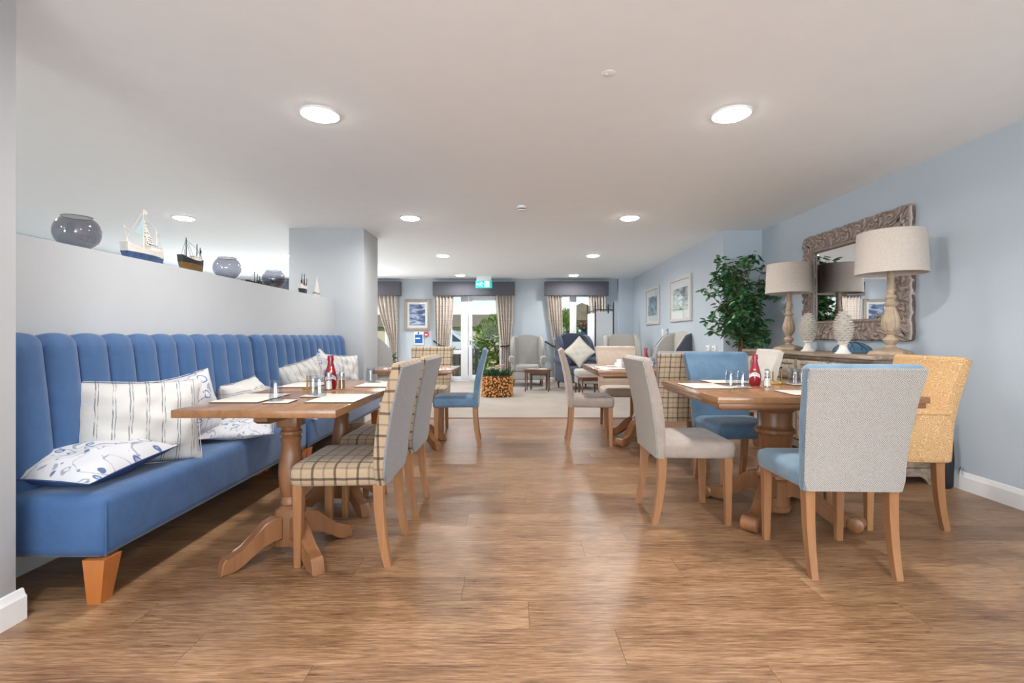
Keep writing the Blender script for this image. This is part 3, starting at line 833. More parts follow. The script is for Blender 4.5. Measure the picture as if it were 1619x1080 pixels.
for i in range(14):
    bm = B(); bx(bm, -2.75 + i * .13, -2.64 + i * .13, -0.01, 0.01, 0.0, 0.86 + 0.01 * (i % 3), 0.003); obj('board', bm, M['fence'], t)
bm = B(); bx(bm, -2.8, -.9, 0.01, 0.05, 0.3, 0.36); bx(bm, -2.8, -.9, 0.01, 0.05, 0.62, 0.68); obj('rail', bm, M['fence'], t)
# ================================================================== BANQUETTE
SEAT_Z = 0.45
def banquette(label, y0, y1, nch, legs):
    t = thing('banquette', label, 'bench', (0, 0, 0), 0, 'blue channel-back benches')
    bm = B(); bx(bm, -2.12, -1.664, y0, y1 - 0.004, 0.186, SEAT_Z, 0.05, 5)
    obj('seat', bm, M['velvet'], t, 50)
    bm = B(); tube(bm, [(-1.667, y0 + .012, 0.2), (-1.667, y0 + .012, 0.43)], 0.003, 6)
    obj('seam_piping', bm, M['velvet'], t)
    bm = B(); bx(bm, -2.27, -2.19, y0 + .05, y1 - 0.004, 0.186, 1.08, 0.01)
    obj('back_board', bm, M['velvet'], t)
    yb0 = y0 + 0.05
    wch = (y1 - yb0) / nch
    path = []
    for i in range(13):
        s = i / 12
        path.append((-2.065 - 0.065 * s ** 1.2, 0.40 + 0.645 * s, 0.034, (1.0, 0.0)))
    for i in range(1, 6):
        a = i / 5 * PI / 2
        path.append((-2.165 + 0.035 * math.cos(a), 1.045 + 0.052 * math.sin(a), 0.026 - .006 * i / 5, (math.cos(a), math.sin(a))))
    path.append((-2.24, 1.09, 0.01, (0, 1)))
    bm = B(); rs = []
    NU = 12
    for (px, pz, bl, (nx, nz)) in path:
        ring = []
        for u in range(NU + 1):
            q = -1 + 2 * u / NU
            bb = bl * (1 - abs(q) ** 2.6)
            ring.append(Vector((px + nx * bb, q * wch / 2 * .995, pz + nz * bb)))
        rs.append(ring + [Vector((px - nx * .03 if nx > .5 else px, wch / 2 * .995, pz - nz * .02)), Vector((px - nx * .03 if nx > .5 else px, -wch / 2 * .995, pz - nz * .02))])
    rings(bm, rs)
    me = mesh_from(bm, 'back_channel', M['velvet'], 50)
    for i in range(nch):
        o = obj('back_channel', me, None, t); o.location = (0, yb0 + (i + .5) * wch, 0)
    for (lx, ly) in legs:
        bm = B()
        sx = 1 if lx > -1.9 else -1
        rings(bm, [[Vector((lx + a * h - sx * off, ly + b * h, z)) for a, b in ((-1, -1), (1, -1), (1, 1), (-1, 1))] for h, z, off in ((0.028, 0, 0.012), (0.045, 0.187, 0))])
        obj('leg', bm, M['bench_leg'], t)
banquette('near blue velvet channel-back bench along the half-height wall', 1.966, 3.915, 11, [(-1.712, 2.015), (-1.712, 3.86), (-2.05, 3.86)])
banquette('far blue velvet channel-back bench ending at the white column', 3.92, 6.06, 12, [(-1.712, 3.97), (-2.05, 3.97), (-1.712, 6.0), (-2.05, 6.0)])

# ================================================================== CUSHIONS
def pillow_rings(W, Hh, Tk, N=22, crumple=0.0, seed=0, front=True, back=True):
    bm = B()
    rnd = random.Random(seed); ph = [rnd.uniform(0, 6.28) for _ in range(6)]
    def P(u, v, side):
        pin = 0.085
        x = u * W / 2 * (1 - pin * (1 - v * v) * abs(u)); z = v * Hh / 2 * (1 - pin * (1 - u * u) * abs(v))
        e = max(0.0, (1 - abs(u) ** 2.4)) ** 0.55 * max(0.0, (1 - abs(v) ** 2.4)) ** 0.55
        cr = 2.4 * crumple * e * (math.sin(5 * u + 3 * v + ph[0]) * math.sin(4 * v + ph[1]) + 0.6 * math.sin(9 * u - 7 * v + ph[2]) + .4 * math.sin(13 * v + 3 * u + ph[3]))
        return Vector((x, side * (Tk / 2 * e) + cr * (1 if side < 0 else .4), z))
    for side in ((-1,) if front else ()) + ((1,) if back else ()):
        g = [[bm.verts.new(P(-1 + 2 * i / N, -1 + 2 * j / N, side)) for j in range(N + 1)] for i in range(N + 1)]
        for i in range(N):
            for j in range(N):
                bm.faces.new((g[i][j], g[i + 1][j], g[i + 1][j + 1], g[i][j + 1]))
    bmesh.ops.remove_doubles(bm, verts=bm.verts, dist=0.0003)
    return bm
def cushion(label, W, Hh, Tk, m, mat, crumple=0.004, seed=1, back=None, group='cushions on the blue benches', sag=None):
    t = thing('cushion', label, 'cushion', (0, 0, 0), 0, group)
    t.matrix_world = mat
    def fin(bm):
        if sag:
            for v in bm.verts:
                v.co.y += sag * (v.co.z / Hh + .5) ** 2; v.co.x += .0
        return bm
    if back is None:
        obj('cover', fin(pillow_rings(W, Hh, Tk, crumple=crumple, seed=seed)), m, t, 80)
    else:
        obj('cover', fin(pillow_rings(W, Hh, Tk, crumple=crumple, seed=seed, back=False)), m, t, 80)
        o = obj('reverse', fin(pillow_rings(W, Hh, Tk, crumple=crumple, seed=seed, front=False)), back, t, 80)
        o['label'] = 'plain navy reverse of the cushion'
    pts = [Vector((a * W / 2 * .995, 0, b * Hh / 2 * .995)) for a, b in ((-1, -1), (0, -.945), (1, -1), (.945, 0), (1, 1), (0, .945), (-1, 1), (-.945, 0), (-1, -1))]
    bm = B(); tube(bm, pts, 0.0022, 5); obj('edge_seam', fin(bm), back or m, t)
    return t
R = math.radians
# flat nautical cushion, front edge lifted so that both faces show
cushion('nautical print cushion lying flat at the near end of the bench', 0.47, 0.50, 0.15, M['nautical'],
        trans(-1.965, 2.25, 0.525, R(-84), R(2), R(-3)), 0.003, 2, M['cushion_blue'])
cushion('large striped white cushion standing upright nearest on the bench', 0.55, 0.44, 0.20, M['stripe'],
        trans(-1.915, 2.475, 0.66, R(-13), R(2), R(42)), 0.005, 3)
cushion('nautical print cushion upright behind the large striped cushion', 0.46, 0.43, 0.17, M['nautical'],
        trans(-1.985, 2.93, 0.655, R(-12), R(-8), R(76)), 0.004, 4)
cushion('nautical print cushion lying flat under the near table edge', 0.42, 0.42, 0.10, M['nautical'],
        trans(-1.79, 3.16, 0.50, R(-86), 0, R(24)), 0.004, 5)
cushion('crumpled white cushion slumped behind the placemat on the near table', 0.34, 0.40, 0.28, M['stripe'],
        trans(-1.925, 3.42, 0.62, R(-20), R(84), R(66)), 0.010, 6)
cushion('plain grey cushion lying low behind the upturned tumbler', 0.42, 0.40, 0.12, M['cushion_grey'],
        trans(-1.86, 3.95, 0.555, R(-55), R(10), R(60)), 0.008, 7)
cushion('striped white cushion leaning left of the sauce bottle', 0.46, 0.42, 0.16, M['stripe'],
        trans(-1.945, 4.5, 0.67, R(-16), R(-12), R(62)), 0.006, 8)
cushion('nautical print cushion standing on its corner behind the sauce bottle', 0.38, 0.38, 0.13, M['nautical'],
        trans(-1.945, 4.98, 0.72, R(-12), R(38), R(60)), 0.004, 9)
cushion('striped pale cushion farthest along the bench by the column', 0.44, 0.44, 0.14, M['stripe'],
        trans(-1.92, 5.45, 0.68, R(-13), R(4), R(56)), 0.005, 10)

# ================================================================== DINING CHAIRS (built facing +Y)
def back_y(t): return -0.212 - 0.092 * t ** 1.7
def dining_chair(label, loc, rz, m_in, m_out, m_leg=None, top=0.978, thick_seat=None, wtop=0.256, wbot=0.222, group='upholstered dining chairs', pipe=None, corner=0.014):
    m_leg = m_leg or M['leg']
    t = thing('dining_chair', label, 'chair', (loc[0], loc[1], 0), rz, group)
    z0, z1 = 0.392, top
    # inner back with sides
    bm = B(); rs = []
    N = 12
    for i in range(N + 1):
        s = i / N; z = z0 + (z1 - 0.03 - z0) * s
        yr = back_y(s); th = 0.044 + 0.018 * math.sin(PI * min(1, s * 1.05) * .9) ** 1.0
        hw = wbot + (wtop - wbot) * s ** 2.0
        if i == 0: hw -= max(0, corner - .02)
        if i == 1: hw -= max(0, corner - .03) * .5
        rs.append([Vector((a, b, z + 0.010 * s ** 4 * ((a / hw) ** 2 - 1))) for a, b in rrect(hw, th / 2, 0.011, 3, 0, yr + th / 2)])
    th0 = th
    for i in range(1, 5):
        a = i / 4 * PI / 2
        hy = max(th0 / 2 * math.cos(a), 0.004); hw2 = hw - 0.02 * (1 - math.cos(a))
        rs.append([Vector((p, q, z1 - 0.03 + 0.03 * math.sin(a) - .010 * (1 - (p / hw2) ** 2))) for p, q in rrect(hw2, hy, min(0.011, hy * .9), 3, 0, back_y(1) + th0 / 2 + .004)])
    rings(bm, rs)
    obj('backrest', bm, m_in, t, 60)
    # outer back panel
    bm = B(); rs = []
    for i in range(N + 1):
        s = i / N; z = z0 + 0.001 + (z1 - 0.024 - z0) * s
        hw = (wbot + (wtop - wbot) * s ** 2.0) - 0.001
        if i == 0: hw -= corner
        if i == 1: hw -= max(0, corner - .03) * .5
        yr = back_y(s)
        rs.append([Vector((a, b, z + 0.010 * s ** 4 * ((a / hw) ** 2 - 1))) for a, b in rrect(hw, 0.008, 0.006, 2, 0, yr + 0.001)])
    rings(bm, rs)
    obj('back_panel', bm, m_out, t, 60)
    bm = B()
    path = []
    for sgn in (-1, 1):
        seg = []
        for i in range(N + 1):
            s = i / N; z = z0 + 0.004 + (z1 - 0.026 - z0) * s
            hw = (wbot + (wtop - wbot) * s ** 2.0) - 0.001 - ((corner - .002) if i == 0 else 0)
            seg.append((sgn * hw, back_y(s) - 0.003, z))
        path += seg if sgn < 0 else seg[::-1]
    tube(bm, path, 0.0042, 6)
    for v in bm.verts: v.co.z += .010 * max(0, (v.co.z - z0) / (z1 - z0)) ** 4 * (min(1, (v.co.x / wtop) ** 2) - 1)
    obj('piping', bm, pipe or m_out, t)
    # seat
    st = thick_seat or 0.492
    bm = B(); rs = []
    for dz, ins in ((0.0, 0.012), (0.008, 0.002), (0.03, 0.0), ((st - 0.392) * .6, -0.004), ((st - .392) * .85, 0.001), (st - 0.392, 0.022), (st - 0.392 + 0.008, 0.07), (st - .392 + (.024 if st > .6 else .011), 0.14)) + (((st - .392 + .030, .2),) if st > .6 else ()):
        rs.append([Vector((a, b, 0.392 + dz)) for a, b in (rrect(0.243 - ins, 0.236 - ins, 0.03, 4, 0, 0.008, 0.240 - ins) if thick_seat and thick_seat > .6 else rrect(0.215 - ins, 0.2175 - ins, 0.035, 4, 0, 0.0225, 0.232 - ins))])
    rings(bm, rs)
    obj('seat', bm, m_in, t, 60)
    if thick_seat:
        bm = B(); tube(bm, [(a, b, st - 0.012) for a, b in (rrect(0.243, 0.237, 0.03, 4, 0, 0.008, 0.240) if st > .6 else rrect(0.219, 0.221, 0.035, 4, 0, 0.0225, 0.236))] + [(0.24 if st > .6 else .236, 0.2, st - 0.012)], 0.005, 6)
        obj('seat_piping', bm, m_in, t)
    # legs
    for sx in (-1, 1):
        bm = B()
        rings(bm, [[Vector((sx * 0.192 + a * h - (sx * 0.0), 0.205 + b * h + dy, z)) for a, b in ((-1, -1), (1, -1), (1, 1), (-1, 1))] for h, z, dy in ((0.0165, 0, .002), (0.0235, 0.395, 0))])
        bmesh.ops.bevel(bm, geom=[e for e in bm.edges if abs((e.verts[0].co - e.verts[1].co).z) > .2], offset=0.004, segments=1, affect='EDGES')
        obj('leg', bm, m_leg, t)
        bm = B(); rs = []
        for i in range(9):
            s = i / 8; z = 0.395 * (1 - s)
            yy = -0.178 - 0.045 * s ** 2.2
            h = 0.024 - 0.007 * s
            rs.append([Vector((sx * 0.187 + a * h * .9, yy + b * h, z)) for a, b in ((-1, -1), (1, -1), (1, 1), (-1, 1))])
        rings(bm, rs)
        obj('leg', bm, m_leg, t)
    return t
L90, R90 = PI / 2, -PI / 2
dining_chair('nearest tartan-seated chair with grey back at the left near table', (-0.822, 2.505), L90 + R(0), M['tartan'], M['grey_linen'], wbot=0.25, wtop=0.268, corner=0.06)
dining_chair('second grey-backed tartan chair, behind the nearest left one', (-0.815, 3.14), L90 + R(-1), M['tartan'], M['grey_linen'], wbot=0.25, wtop=0.268, corner=0.06)
dining_chair('mid-blue suede chair with pale grey back at the far left table', (-0.575, 5.03), L90 + R(3), M['deep_blue_suede'], M['light_linen'])
dining_chair('beige suede chair facing right at the far right table', (0.775, 5.03), R90 - R(4), M['beige_suede'], M['tan_suede'])
dining_chair('beige suede chair with speckled woven back left of the near right table', (1.045, 3.02), R90, M['beige_suede'], M['speckle'])
dining_chair('sky-blue chair seen from behind with large basket-weave grey back', (1.56, 2.42), R(-2), M['blue_suede'], M['basket'])
dining_chair('yellow patterned chair with deep seat at the right end of the table', (2.235, 2.94), L90 - R(2), M['yellow'], M['yellow'], thick_seat=0.68, top=0.985)
dining_chair('sky-blue suede chair facing the viewer behind the near right table', (1.625, 3.565), PI + R(5), M['deep_blue_suede'], M['grey_linen'])
dining_chair('grey-edged chair with tartan outer back beside the blue chair', (1.43, 4.25), R(0), M['grey_linen'], M['tartan_small'])
dining_chair('tan suede chair facing the viewer beyond the far right table', (1.29, 5.86), PI, M['tan_suede'], M['tan_suede'])
dining_chair('cream chair turned left in front of the sideboard and tree', (2.2, 4.72), L90 - R(6), M['cream_suede'], M['cream_suede'])
dining_chair('tartan chair facing the viewer beyond the far left table', (-0.99, 5.62), PI, M['tartan_small'], M['tartan_small'], thick_seat=0.52)

# ================================================================== TABLES
TZ = 0.78
def small_table(label, x0, x1, y0, y1):
    cx_, cy_ = (x0 + x1) / 2, (y0 + y1) / 2
    t = thing('pedestal_table', label, 'table', (cx_, cy_, 0), 0, 'square oak pedestal tables')
    hx, hy = (x1 - x0) / 2, (y1 - y0) / 2
    bm = B(); bx(bm, -hx, hx, -hy, hy, TZ - 0.035, TZ, 0.003); obj('tabletop', bm, M['table'], t)
    bm = B()
    prism(bm, [(-.30, TZ - .036), (.30, TZ - .036), (.30, TZ - .06), (.27, TZ - .075), (.12, TZ - .082), (-.12, TZ - .082), (-.27, TZ - .075), (-.30, TZ - .06)], -0.03, 0.03, 'xz')
    obj('cross_batten', bm, M['table_cross'], t)
    bm = B()
    prism(bm, [(-.30, TZ - .036), (.30, TZ - .036), (.30, TZ - .06), (.27, TZ - .075), (.12, TZ - .08), (-.12, TZ - .08), (-.27, TZ - .075), (-.30, TZ - .06)], -0.03, 0.03, 'yz')
    obj('cross_batten', bm, M['table_cross'], t)
    bm = B()
    bx(bm, -.052, .052, -.052, .052, TZ - .135, TZ - .08, .006)
    lathe(bm, [(0.046, TZ - .132), (0.044, TZ - .15), (0.053, TZ - .158), (0.053, TZ - .17), (0.042, TZ - .18), (0.05, TZ - .19), (0.048, TZ - .205), (0.043, TZ - .22), (0.05, TZ - .27),
               (0.058, TZ - .32), (0.060, TZ - .37), (0.056, TZ - .43), (0.048, TZ - .47), (0.04, TZ - .485), (0.05, TZ - .5), (0.05, TZ - .52), (0.042, TZ - .53), (0.06, 0.235)], 24)
    obj('column', bm, M['pedestal'], t)
    bm = B(); bx(bm, -0.055, 0.055, -0.055, 0.055, 0.05, 0.238, 0.006); obj('hub_block', bm, M['pedestal'], t)
    prof = [(0.05, 0.20), (0.09, 0.205), (0.13, 0.19), (0.18, 0.14), (0.225, 0.095), (0.26, 0.078), (0.30, 0.073), (0.315, 0.055), (0.325, 0.0), (0.27, 0.0), (0.235, 0.012), (0.19, 0.05), (0.14, 0.085), (0.09, 0.10), (0.05, 0.09)]
    bm = B(); prism(bm, prof, -0.03, 0.03, 'xz')
    bmesh.ops.bevel(bm, geom=[e for e in bm.edges if abs((e.verts[0].co - e.verts[1].co).y) < .01], offset=0.005, segments=1, affect='EDGES')
    me = mesh_from(bm, 'foot', M['pedestal'])
    for i in range(4): obj('foot', me, None, t, rot=(0, 0, R(46) + i * PI / 2))
    return t
small_table('nearest square oak table beside the blue bench', -1.489, -0.772, 2.10, 2.818)
small_table('second square oak table pushed against the nearest one', -1.489, -0.772, 2.824, 3.54)
small_table('far left oak table between the column and the blue chair', -1.33, -0.58, 4.56, 5.28)
def big_table(label, x0, x1, y0, y1):
    cx_, cy_ = (x0 + x1) / 2, (y0 + y1) / 2
    t = thing('dining_table', label, 'table', (cx_, cy_, 0), 0, 'large oak pedestal tables')
    hx, hy = (x1 - x0) / 2, (y1 - y0) / 2
    bm = B(); bx(bm, -hx, hx, -hy, hy, TZ - 0.035, TZ, 0.004); obj('tabletop', bm, M['table'], t)
    bm = B(); bx(bm, -hx + .012, hx - .012, -hy + .012, hy - .012, TZ - 0.062, TZ - .034, 0.004); obj('under_frame', bm, M['table_cross'], t)
    bm = B(); 
    for s in (-1, 1): bx(bm, -hx + .1, hx - .1, s * .26 - .03, s * .26 + .03, TZ - .1, TZ - .06, .004)
    obj('bearer', bm, M['table_cross'], t)
    bm = B()
    lathe(bm, [(0.125, TZ - .062), (0.125, TZ - .12), (0.118, TZ - .135), (0.10, TZ - .15), (0.098, TZ - .23), (0.105, TZ - .245), (0.118, TZ - .255), (0.118, TZ - .275), (0.105, TZ - .285),
               (0.098, TZ - .30), (0.092, TZ - .5), (0.1, TZ - .52), (0.108, TZ - .53), (0.108, 0.23), (0.095, 0.22), (0.088, 0.2), (0.085, 0.06), (0.095, 0.05), (0.095, 0.03), (.09, 0.022)], 12)
    obj('column', bm, M['pedestal'], t)
    prof = [(0.07, 0.245), (0.12, 0.245), (0.17, 0.225), (0.22, 0.18), (0.27, 0.125), (0.32, 0.085), (0.37, 0.078), (0.42, 0.082), (0.425, 0.03), (0.38, 0.012), (0.32, 0.012), (0.26, 0.045), (0.2, 0.10), (0.15, 0.13), (0.11, 0.135), (0.07, 0.10)]
    bm = B(); prism(bm, prof, -0.035, 0.035, 'xz')
    bmesh.ops.bevel(bm, geom=[e for e in bm.edges if abs((e.verts[0].co - e.verts[1].co).y) < .01], offset=0.005, segments=1, affect='EDGES')
    me = mesh_from(bm, 'foot', M['pedestal'])
    bm = B(); lathe(bm, [(0.03, -0.048), (0.042, -0.04), (0.042, 0.04), (0.03, 0.048)], 18, mat=trans(0.425, 0, 0.042, PI / 2)); me2 = mesh_from(bm, 'toe_scroll', M['pedestal'])
    for i in range(4):
        f = obj('foot', me, None, t, rot=(0, 0, R(45) + i * PI / 2)); obj('toe_scroll', me2, None, f)
    return t
big_table('large oak table in front of the sideboard on the right', 1.076, 2.198, 2.55, 3.52)
big_table('large oak table in the middle distance by the carpet edge', 0.80, 1.92, 4.58, 5.66)

# ------------------------------------------------------------------ table-top things
def placemat(label, x, y, wx, wy, z=TZ, rz=0.0, small=False):
    t = thing('coaster' if small else 'placemat', label, 'coaster' if small else 'placemat', (x, y, z), rz, 'coasters' if small else 'pale wood-grain placemats')
    bm = B(); bx(bm, -wx / 2, wx / 2, -wy / 2, wy / 2, 0.0005, 0.0045, 0.001); obj('base', bm, M['mat_edge'], t)
    bm = B(); bx(bm, -wx / 2, wx / 2, -wy / 2, wy / 2, 0.0045, 0.006, 0.0005); obj('surface', bm, M['mat_top'], t)
    return t
placemat('placemat before the nearest tartan chair', -0.885, 2.485, 0.235, 0.33)
placemat('placemat on the bench side of the nearest table', -1.345, 2.49, 0.235, 0.34)
placemat('placemat before the second tartan chair', -0.885, 3.2, 0.235, 0.33)
placemat('placemat on the bench side of the second table', -1.36, 3.17, 0.235, 0.32)
placemat('placemat left of the upturned tumblers on the large right table', 1.22, 3.10, 0.24, 0.31)
placemat('placemat before the sky-blue chair facing the viewer', 1.50, 3.385, 0.30, 0.22)
placemat('placemat before the chair with the basket-weave back', 1.67, 2.72, 0.30, 0.24, rz=R(-2))
placemat('placemat near the yellow chair', 2.03, 3.06, 0.22, 0.3)
placemat('bright placemat on the left of the middle-distance table', 0.97, 4.87, 0.26, 0.44)
placemat('dark-edged placemat on the right of the middle-distance table', 1.67, 4.9, 0.24, 0.34)
placemat('placemat on the far left table behind the tartan chairs', -1.12, 4.9, 0.24, 0.33)
placemat('coaster under the lone tumbler at the front of the nearest table', -1.135, 2.355, 0.12, 0.12, small=True, rz=R(4))
placemat('coaster under the tumblers behind the brass stand', -1.06, 2.60, 0.12, 0.14, small=True)
placemat('coaster under the far tumbler on the second table', -0.97, 3.36, 0.11, 0.12, small=True)
placemat('coaster under the pair of tumblers on the right table', 1.41, 3.04, 0.12, 0.12, small=True)
placemat('coaster under the three tumblers near the sideboard', 1.93, 3.22, 0.2, 0.12, small=True)
tg = B()
lathe(tg, [(0.0345, 0.0), (0.033, 0.05), (0.030, 0.088), (0.0285, 0.098), (0.026, 0.1), (0.0, 0.1), (0.0, 0.086), (0.024, 0.088), (0.0285, 0.08), (0.031, 0.045), (0.032, 0.0)], 20,
      mod=lambda a, z: 1 + 0.02 * math.cos(8 * a))
tmesh = mesh_from(tg, 'glass_body', M['tumbler'])
tb = B(); lathe(tb, [(0.0, 0.084), (0.026, 0.084), (0.0275, 0.098), (0, 0.098)], 20); tmesh2 = mesh_from(tb, 'thick_base', M['tumbler'])
def tumbler(label, x, y, z=TZ + 0.006, s=1.0):
    t = thing('tumbler', label, 'glass', (x, y, z), 0, 'upturned glass tumblers'); t.scale = (s, s, s)
    obj('glass_body', tmesh, None, t); obj('thick_base', tmesh2, None, t)
tumbler('upturned tumbler alone at the front of the nearest table', -1.165, 2.375)
tumbler('upturned tumbler left in the cluster behind the brass stand', -1.085, 2.63)
tumbler('upturned tumbler right in the cluster behind the brass stand', -1.03, 2.575)
tumbler('upturned tumbler far along the second table', -0.99, 3.36)
tumbler('front upturned tumbler of the pair on the right table', 1.425, 3.01)
tumbler('rear upturned tumbler of the pair on the right table', 1.385, 3.085)
tumbler('left tumbler of the three near the sideboard', 1.868, 3.22)
tumbler('middle tumbler of the three near the sideboard', 1.935, 3.245)
tumbler('right tumbler of the three near the sideboard', 2.0, 3.21)
tumbler('tumbler beside the sauce bottle on the middle-distance table', 1.42, 4.95, TZ + .001)
tumbler('small tumbler left of the sauce bottle on the middle-distance table', 1.25, 5.0, TZ + .001, 0.8)

kp = [(0.0, 0), (0.028, 0.0), (0.033, 0.006), (0.037, 0.03), (0.0385, 0.055), (0.036, 0.08), (0.030, 0.105), (0.022, 0.135), (0.0165, 0.16), (0.0155, 0.172), (0.0155, 0.176)]
def kr(z):
    for (r0, z0), (r1, z1) in zip(kp[1:-1], kp[2:]):
        if z0 <= z <= z1 + 1e-6: return r0 + (r1 - r0) * (z - z0) / max(1e-6, z1 - z0)
    return 0.02
def label_text(txt, size, zc, arch, depth=0.0008):
    cu = bpy.data.curves.new('txt', 'FONT'); cu.body = txt; cu.size = size; cu.align_x = 'CENTER'; cu.resolution_u = 2
    o = bpy.data.objects.new('txt', cu); C.objects.link(o)
    dg = bpy.context.evaluated_depsgraph_get(); me = bpy.data.meshes.new_from_object(o.evaluated_get(dg))
    bpy.data.objects.remove(o)
    for v in me.vertices:
        x, yy = v.co.x, v.co.y
        z = zc + yy - arch * x * x; a = x / 0.037; r = kr(z) + depth
        v.co = (r * math.sin(a), -r * math.cos(a), z)
    return me
kbody = B(); lathe(kbody, kp, 28); kmesh = mesh_from(kbody, 'bottle_body', M['ketchup'])
kcap = B(); lathe(kcap, [(0.0185, 0.172), (0.019, 0.176), (0.0175, 0.2), (0.016, 0.203), (0, 0.203)], 24); kcm = mesh_from(kcap, 'cap', M['ketchup'])
kl = B(); NL = 16; rs = []
for i in range(NL + 1):
    x = -0.036 + 0.072 * i / NL; a = x / 0.037
    rr = []
    for dz, dr in ((-.010, .0002), (.010, .0002), (.010, .0005), (-.010, .0005)):
        z = 0.077 + dz * (1 + .1 * (1 - (x / .036) ** 2)) - 14 * x * x; r = kr(z) + dr
        rr.append(Vector((r * math.sin(a), -r * math.cos(a), z)))
    rs.append(rr)
rings(kl, rs); klm = mesh_from(kl, 'label', M['china'])
ktx = label_text('STOKES', 0.0165, 0.0715, 14.0); ktx.materials.append(M['ink'])
def sauce(label, x, y, rz):
    t = thing('sauce_bottle', label, 'bottle', (x, y, TZ), rz, 'red sauce bottles')
    obj('bottle_body', kmesh, None, t); obj('cap', kcm, None, t)
    l = obj('label', klm, None, t); obj('lettering', ktx, None, l)
    bm = B(); lathe(bm, [(0.008, 0), (0.008, 0.0008), (0, .001)], 14, mat=trans(0, -kr(0.104) - .0006, 0.104, PI / 2 + .3)); obj('crest', bm, M['petal'], t)
def a_to(x, y): return math.atan2(y, x) - PI / 2
sauce('red sauce bottle on the large right table', 1.57, 3.15, a_to(1.57, 3.15))
sauce('red sauce bottle on the tables beside the bench', -1.115, 2.95, a_to(-1.115, 2.95))
sauce('red sauce bottle on the middle-distance table', 1.37, 5.02, a_to(1.37, 5.02))
def shaker(label, x, y, m, s=1.0):
    t = thing('shaker', label, 'shaker', (x, y, TZ), 0, 'salt and pepper shakers'); t.scale = (s, s, s)
    bm = B(); lathe(bm, [(0.0, 0), (0.022, 0.0), (0.021, 0.02), (0.0165, 0.06), (0.015, 0.085)], 18); obj('glass_jar', bm, M['tumbler'], t)
    bm = B(); lathe(bm, [(0.0, 0.008), (0.0185, 0.008), (0.0155, 0.055), (0, 0.056)], 18); obj('contents', bm, m, t)
    bm = B(); lathe(bm, [(0.0165, 0.084), (0.0165, 0.096), (0.012, 0.106), (0, 0.109)], 18); obj('cap', bm, M['chrome'], t)
shaker('glass salt shaker in front of the bench-side sauce bottle', -1.10, 2.88, M['salt'])
shaker('glass pepper shaker right of the bench-side sauce bottle', -1.04, 2.93, M['pepper'])
shaker('glass salt shaker right of the sauce bottle on the right table', 1.605, 3.06, M['salt'])
shaker('glass shaker behind the salt on the right table', 1.66, 3.17, M['pepper'])
shaker('glass shaker right of the sauce bottle on the middle-distance table', 1.44, 5.05, M['salt'])
def stand(label, x, y, dx, h=0.085, wd=0.05):
    t = thing('menu_stand', label, 'stand', (x, y, TZ), 0, 'brass menu stands')
    bm = B(); bx(bm, -wd / 2 - .02, wd / 2 + .02, -0.015, 0.015, 0, 0.006, 0.002); obj('base', bm, M['brass'], t)
    for s in (-1, 1):
        bm = B(); tube(bm, [(s * dx / 2, 0, 0.006), (s * dx / 2, 0, h)], 0.0042, 8); lathe(bm, [(0.008, .006), (0.005, .014)], 12, c=(s * dx / 2, 0, 0)); obj('post', bm, M['brass'], t)
stand('small brass two-post stand at the front of the bench-side tables', -1.235, 2.92, 0.022, wd=0.03)
stand('brass two-post stand near the sideboard on the right table', 1.775, 3.26, 0.055)
# white condiment caddy
t = thing('condiment_dish', 'white china rack of sachets on the middle-distance table', 'dish', (1.085, 4.99, TZ))
bm = B(); lathe(bm, [(0.0, 0), (0.035, 0.0), (0.042, 0.006), (0.046, 0.05), (0.043, 0.05), (0.038, 0.01), (0, 0.008)], 24); obj('bowl', bm, M['china'], t)
for i in range(5):
    bm = B(); bx(bm, -0.022, 0.022, -0.0025, 0.0025, 0.012, 0.078 + .006 * (i % 2), 0.001, mat=trans(0, -0.022 + i * .011, 0, R(-6 + 3 * i), 0, R(7 * i - 12))); obj('sachet', bm, M['paper'], t)
t = thing('saucer', 'white saucer beside the sachet rack on the middle-distance table', 'saucer', (1.0, 4.98, TZ + .006))
bm = B(); lathe(bm, [(0.0, 0), (0.025, 0.0), (0.028, 0.004), (0.05, 0.012), (0.052, 0.014), (0.045, 0.012), (0, 0.006)], 24); obj('plate', bm, M['china'], t)
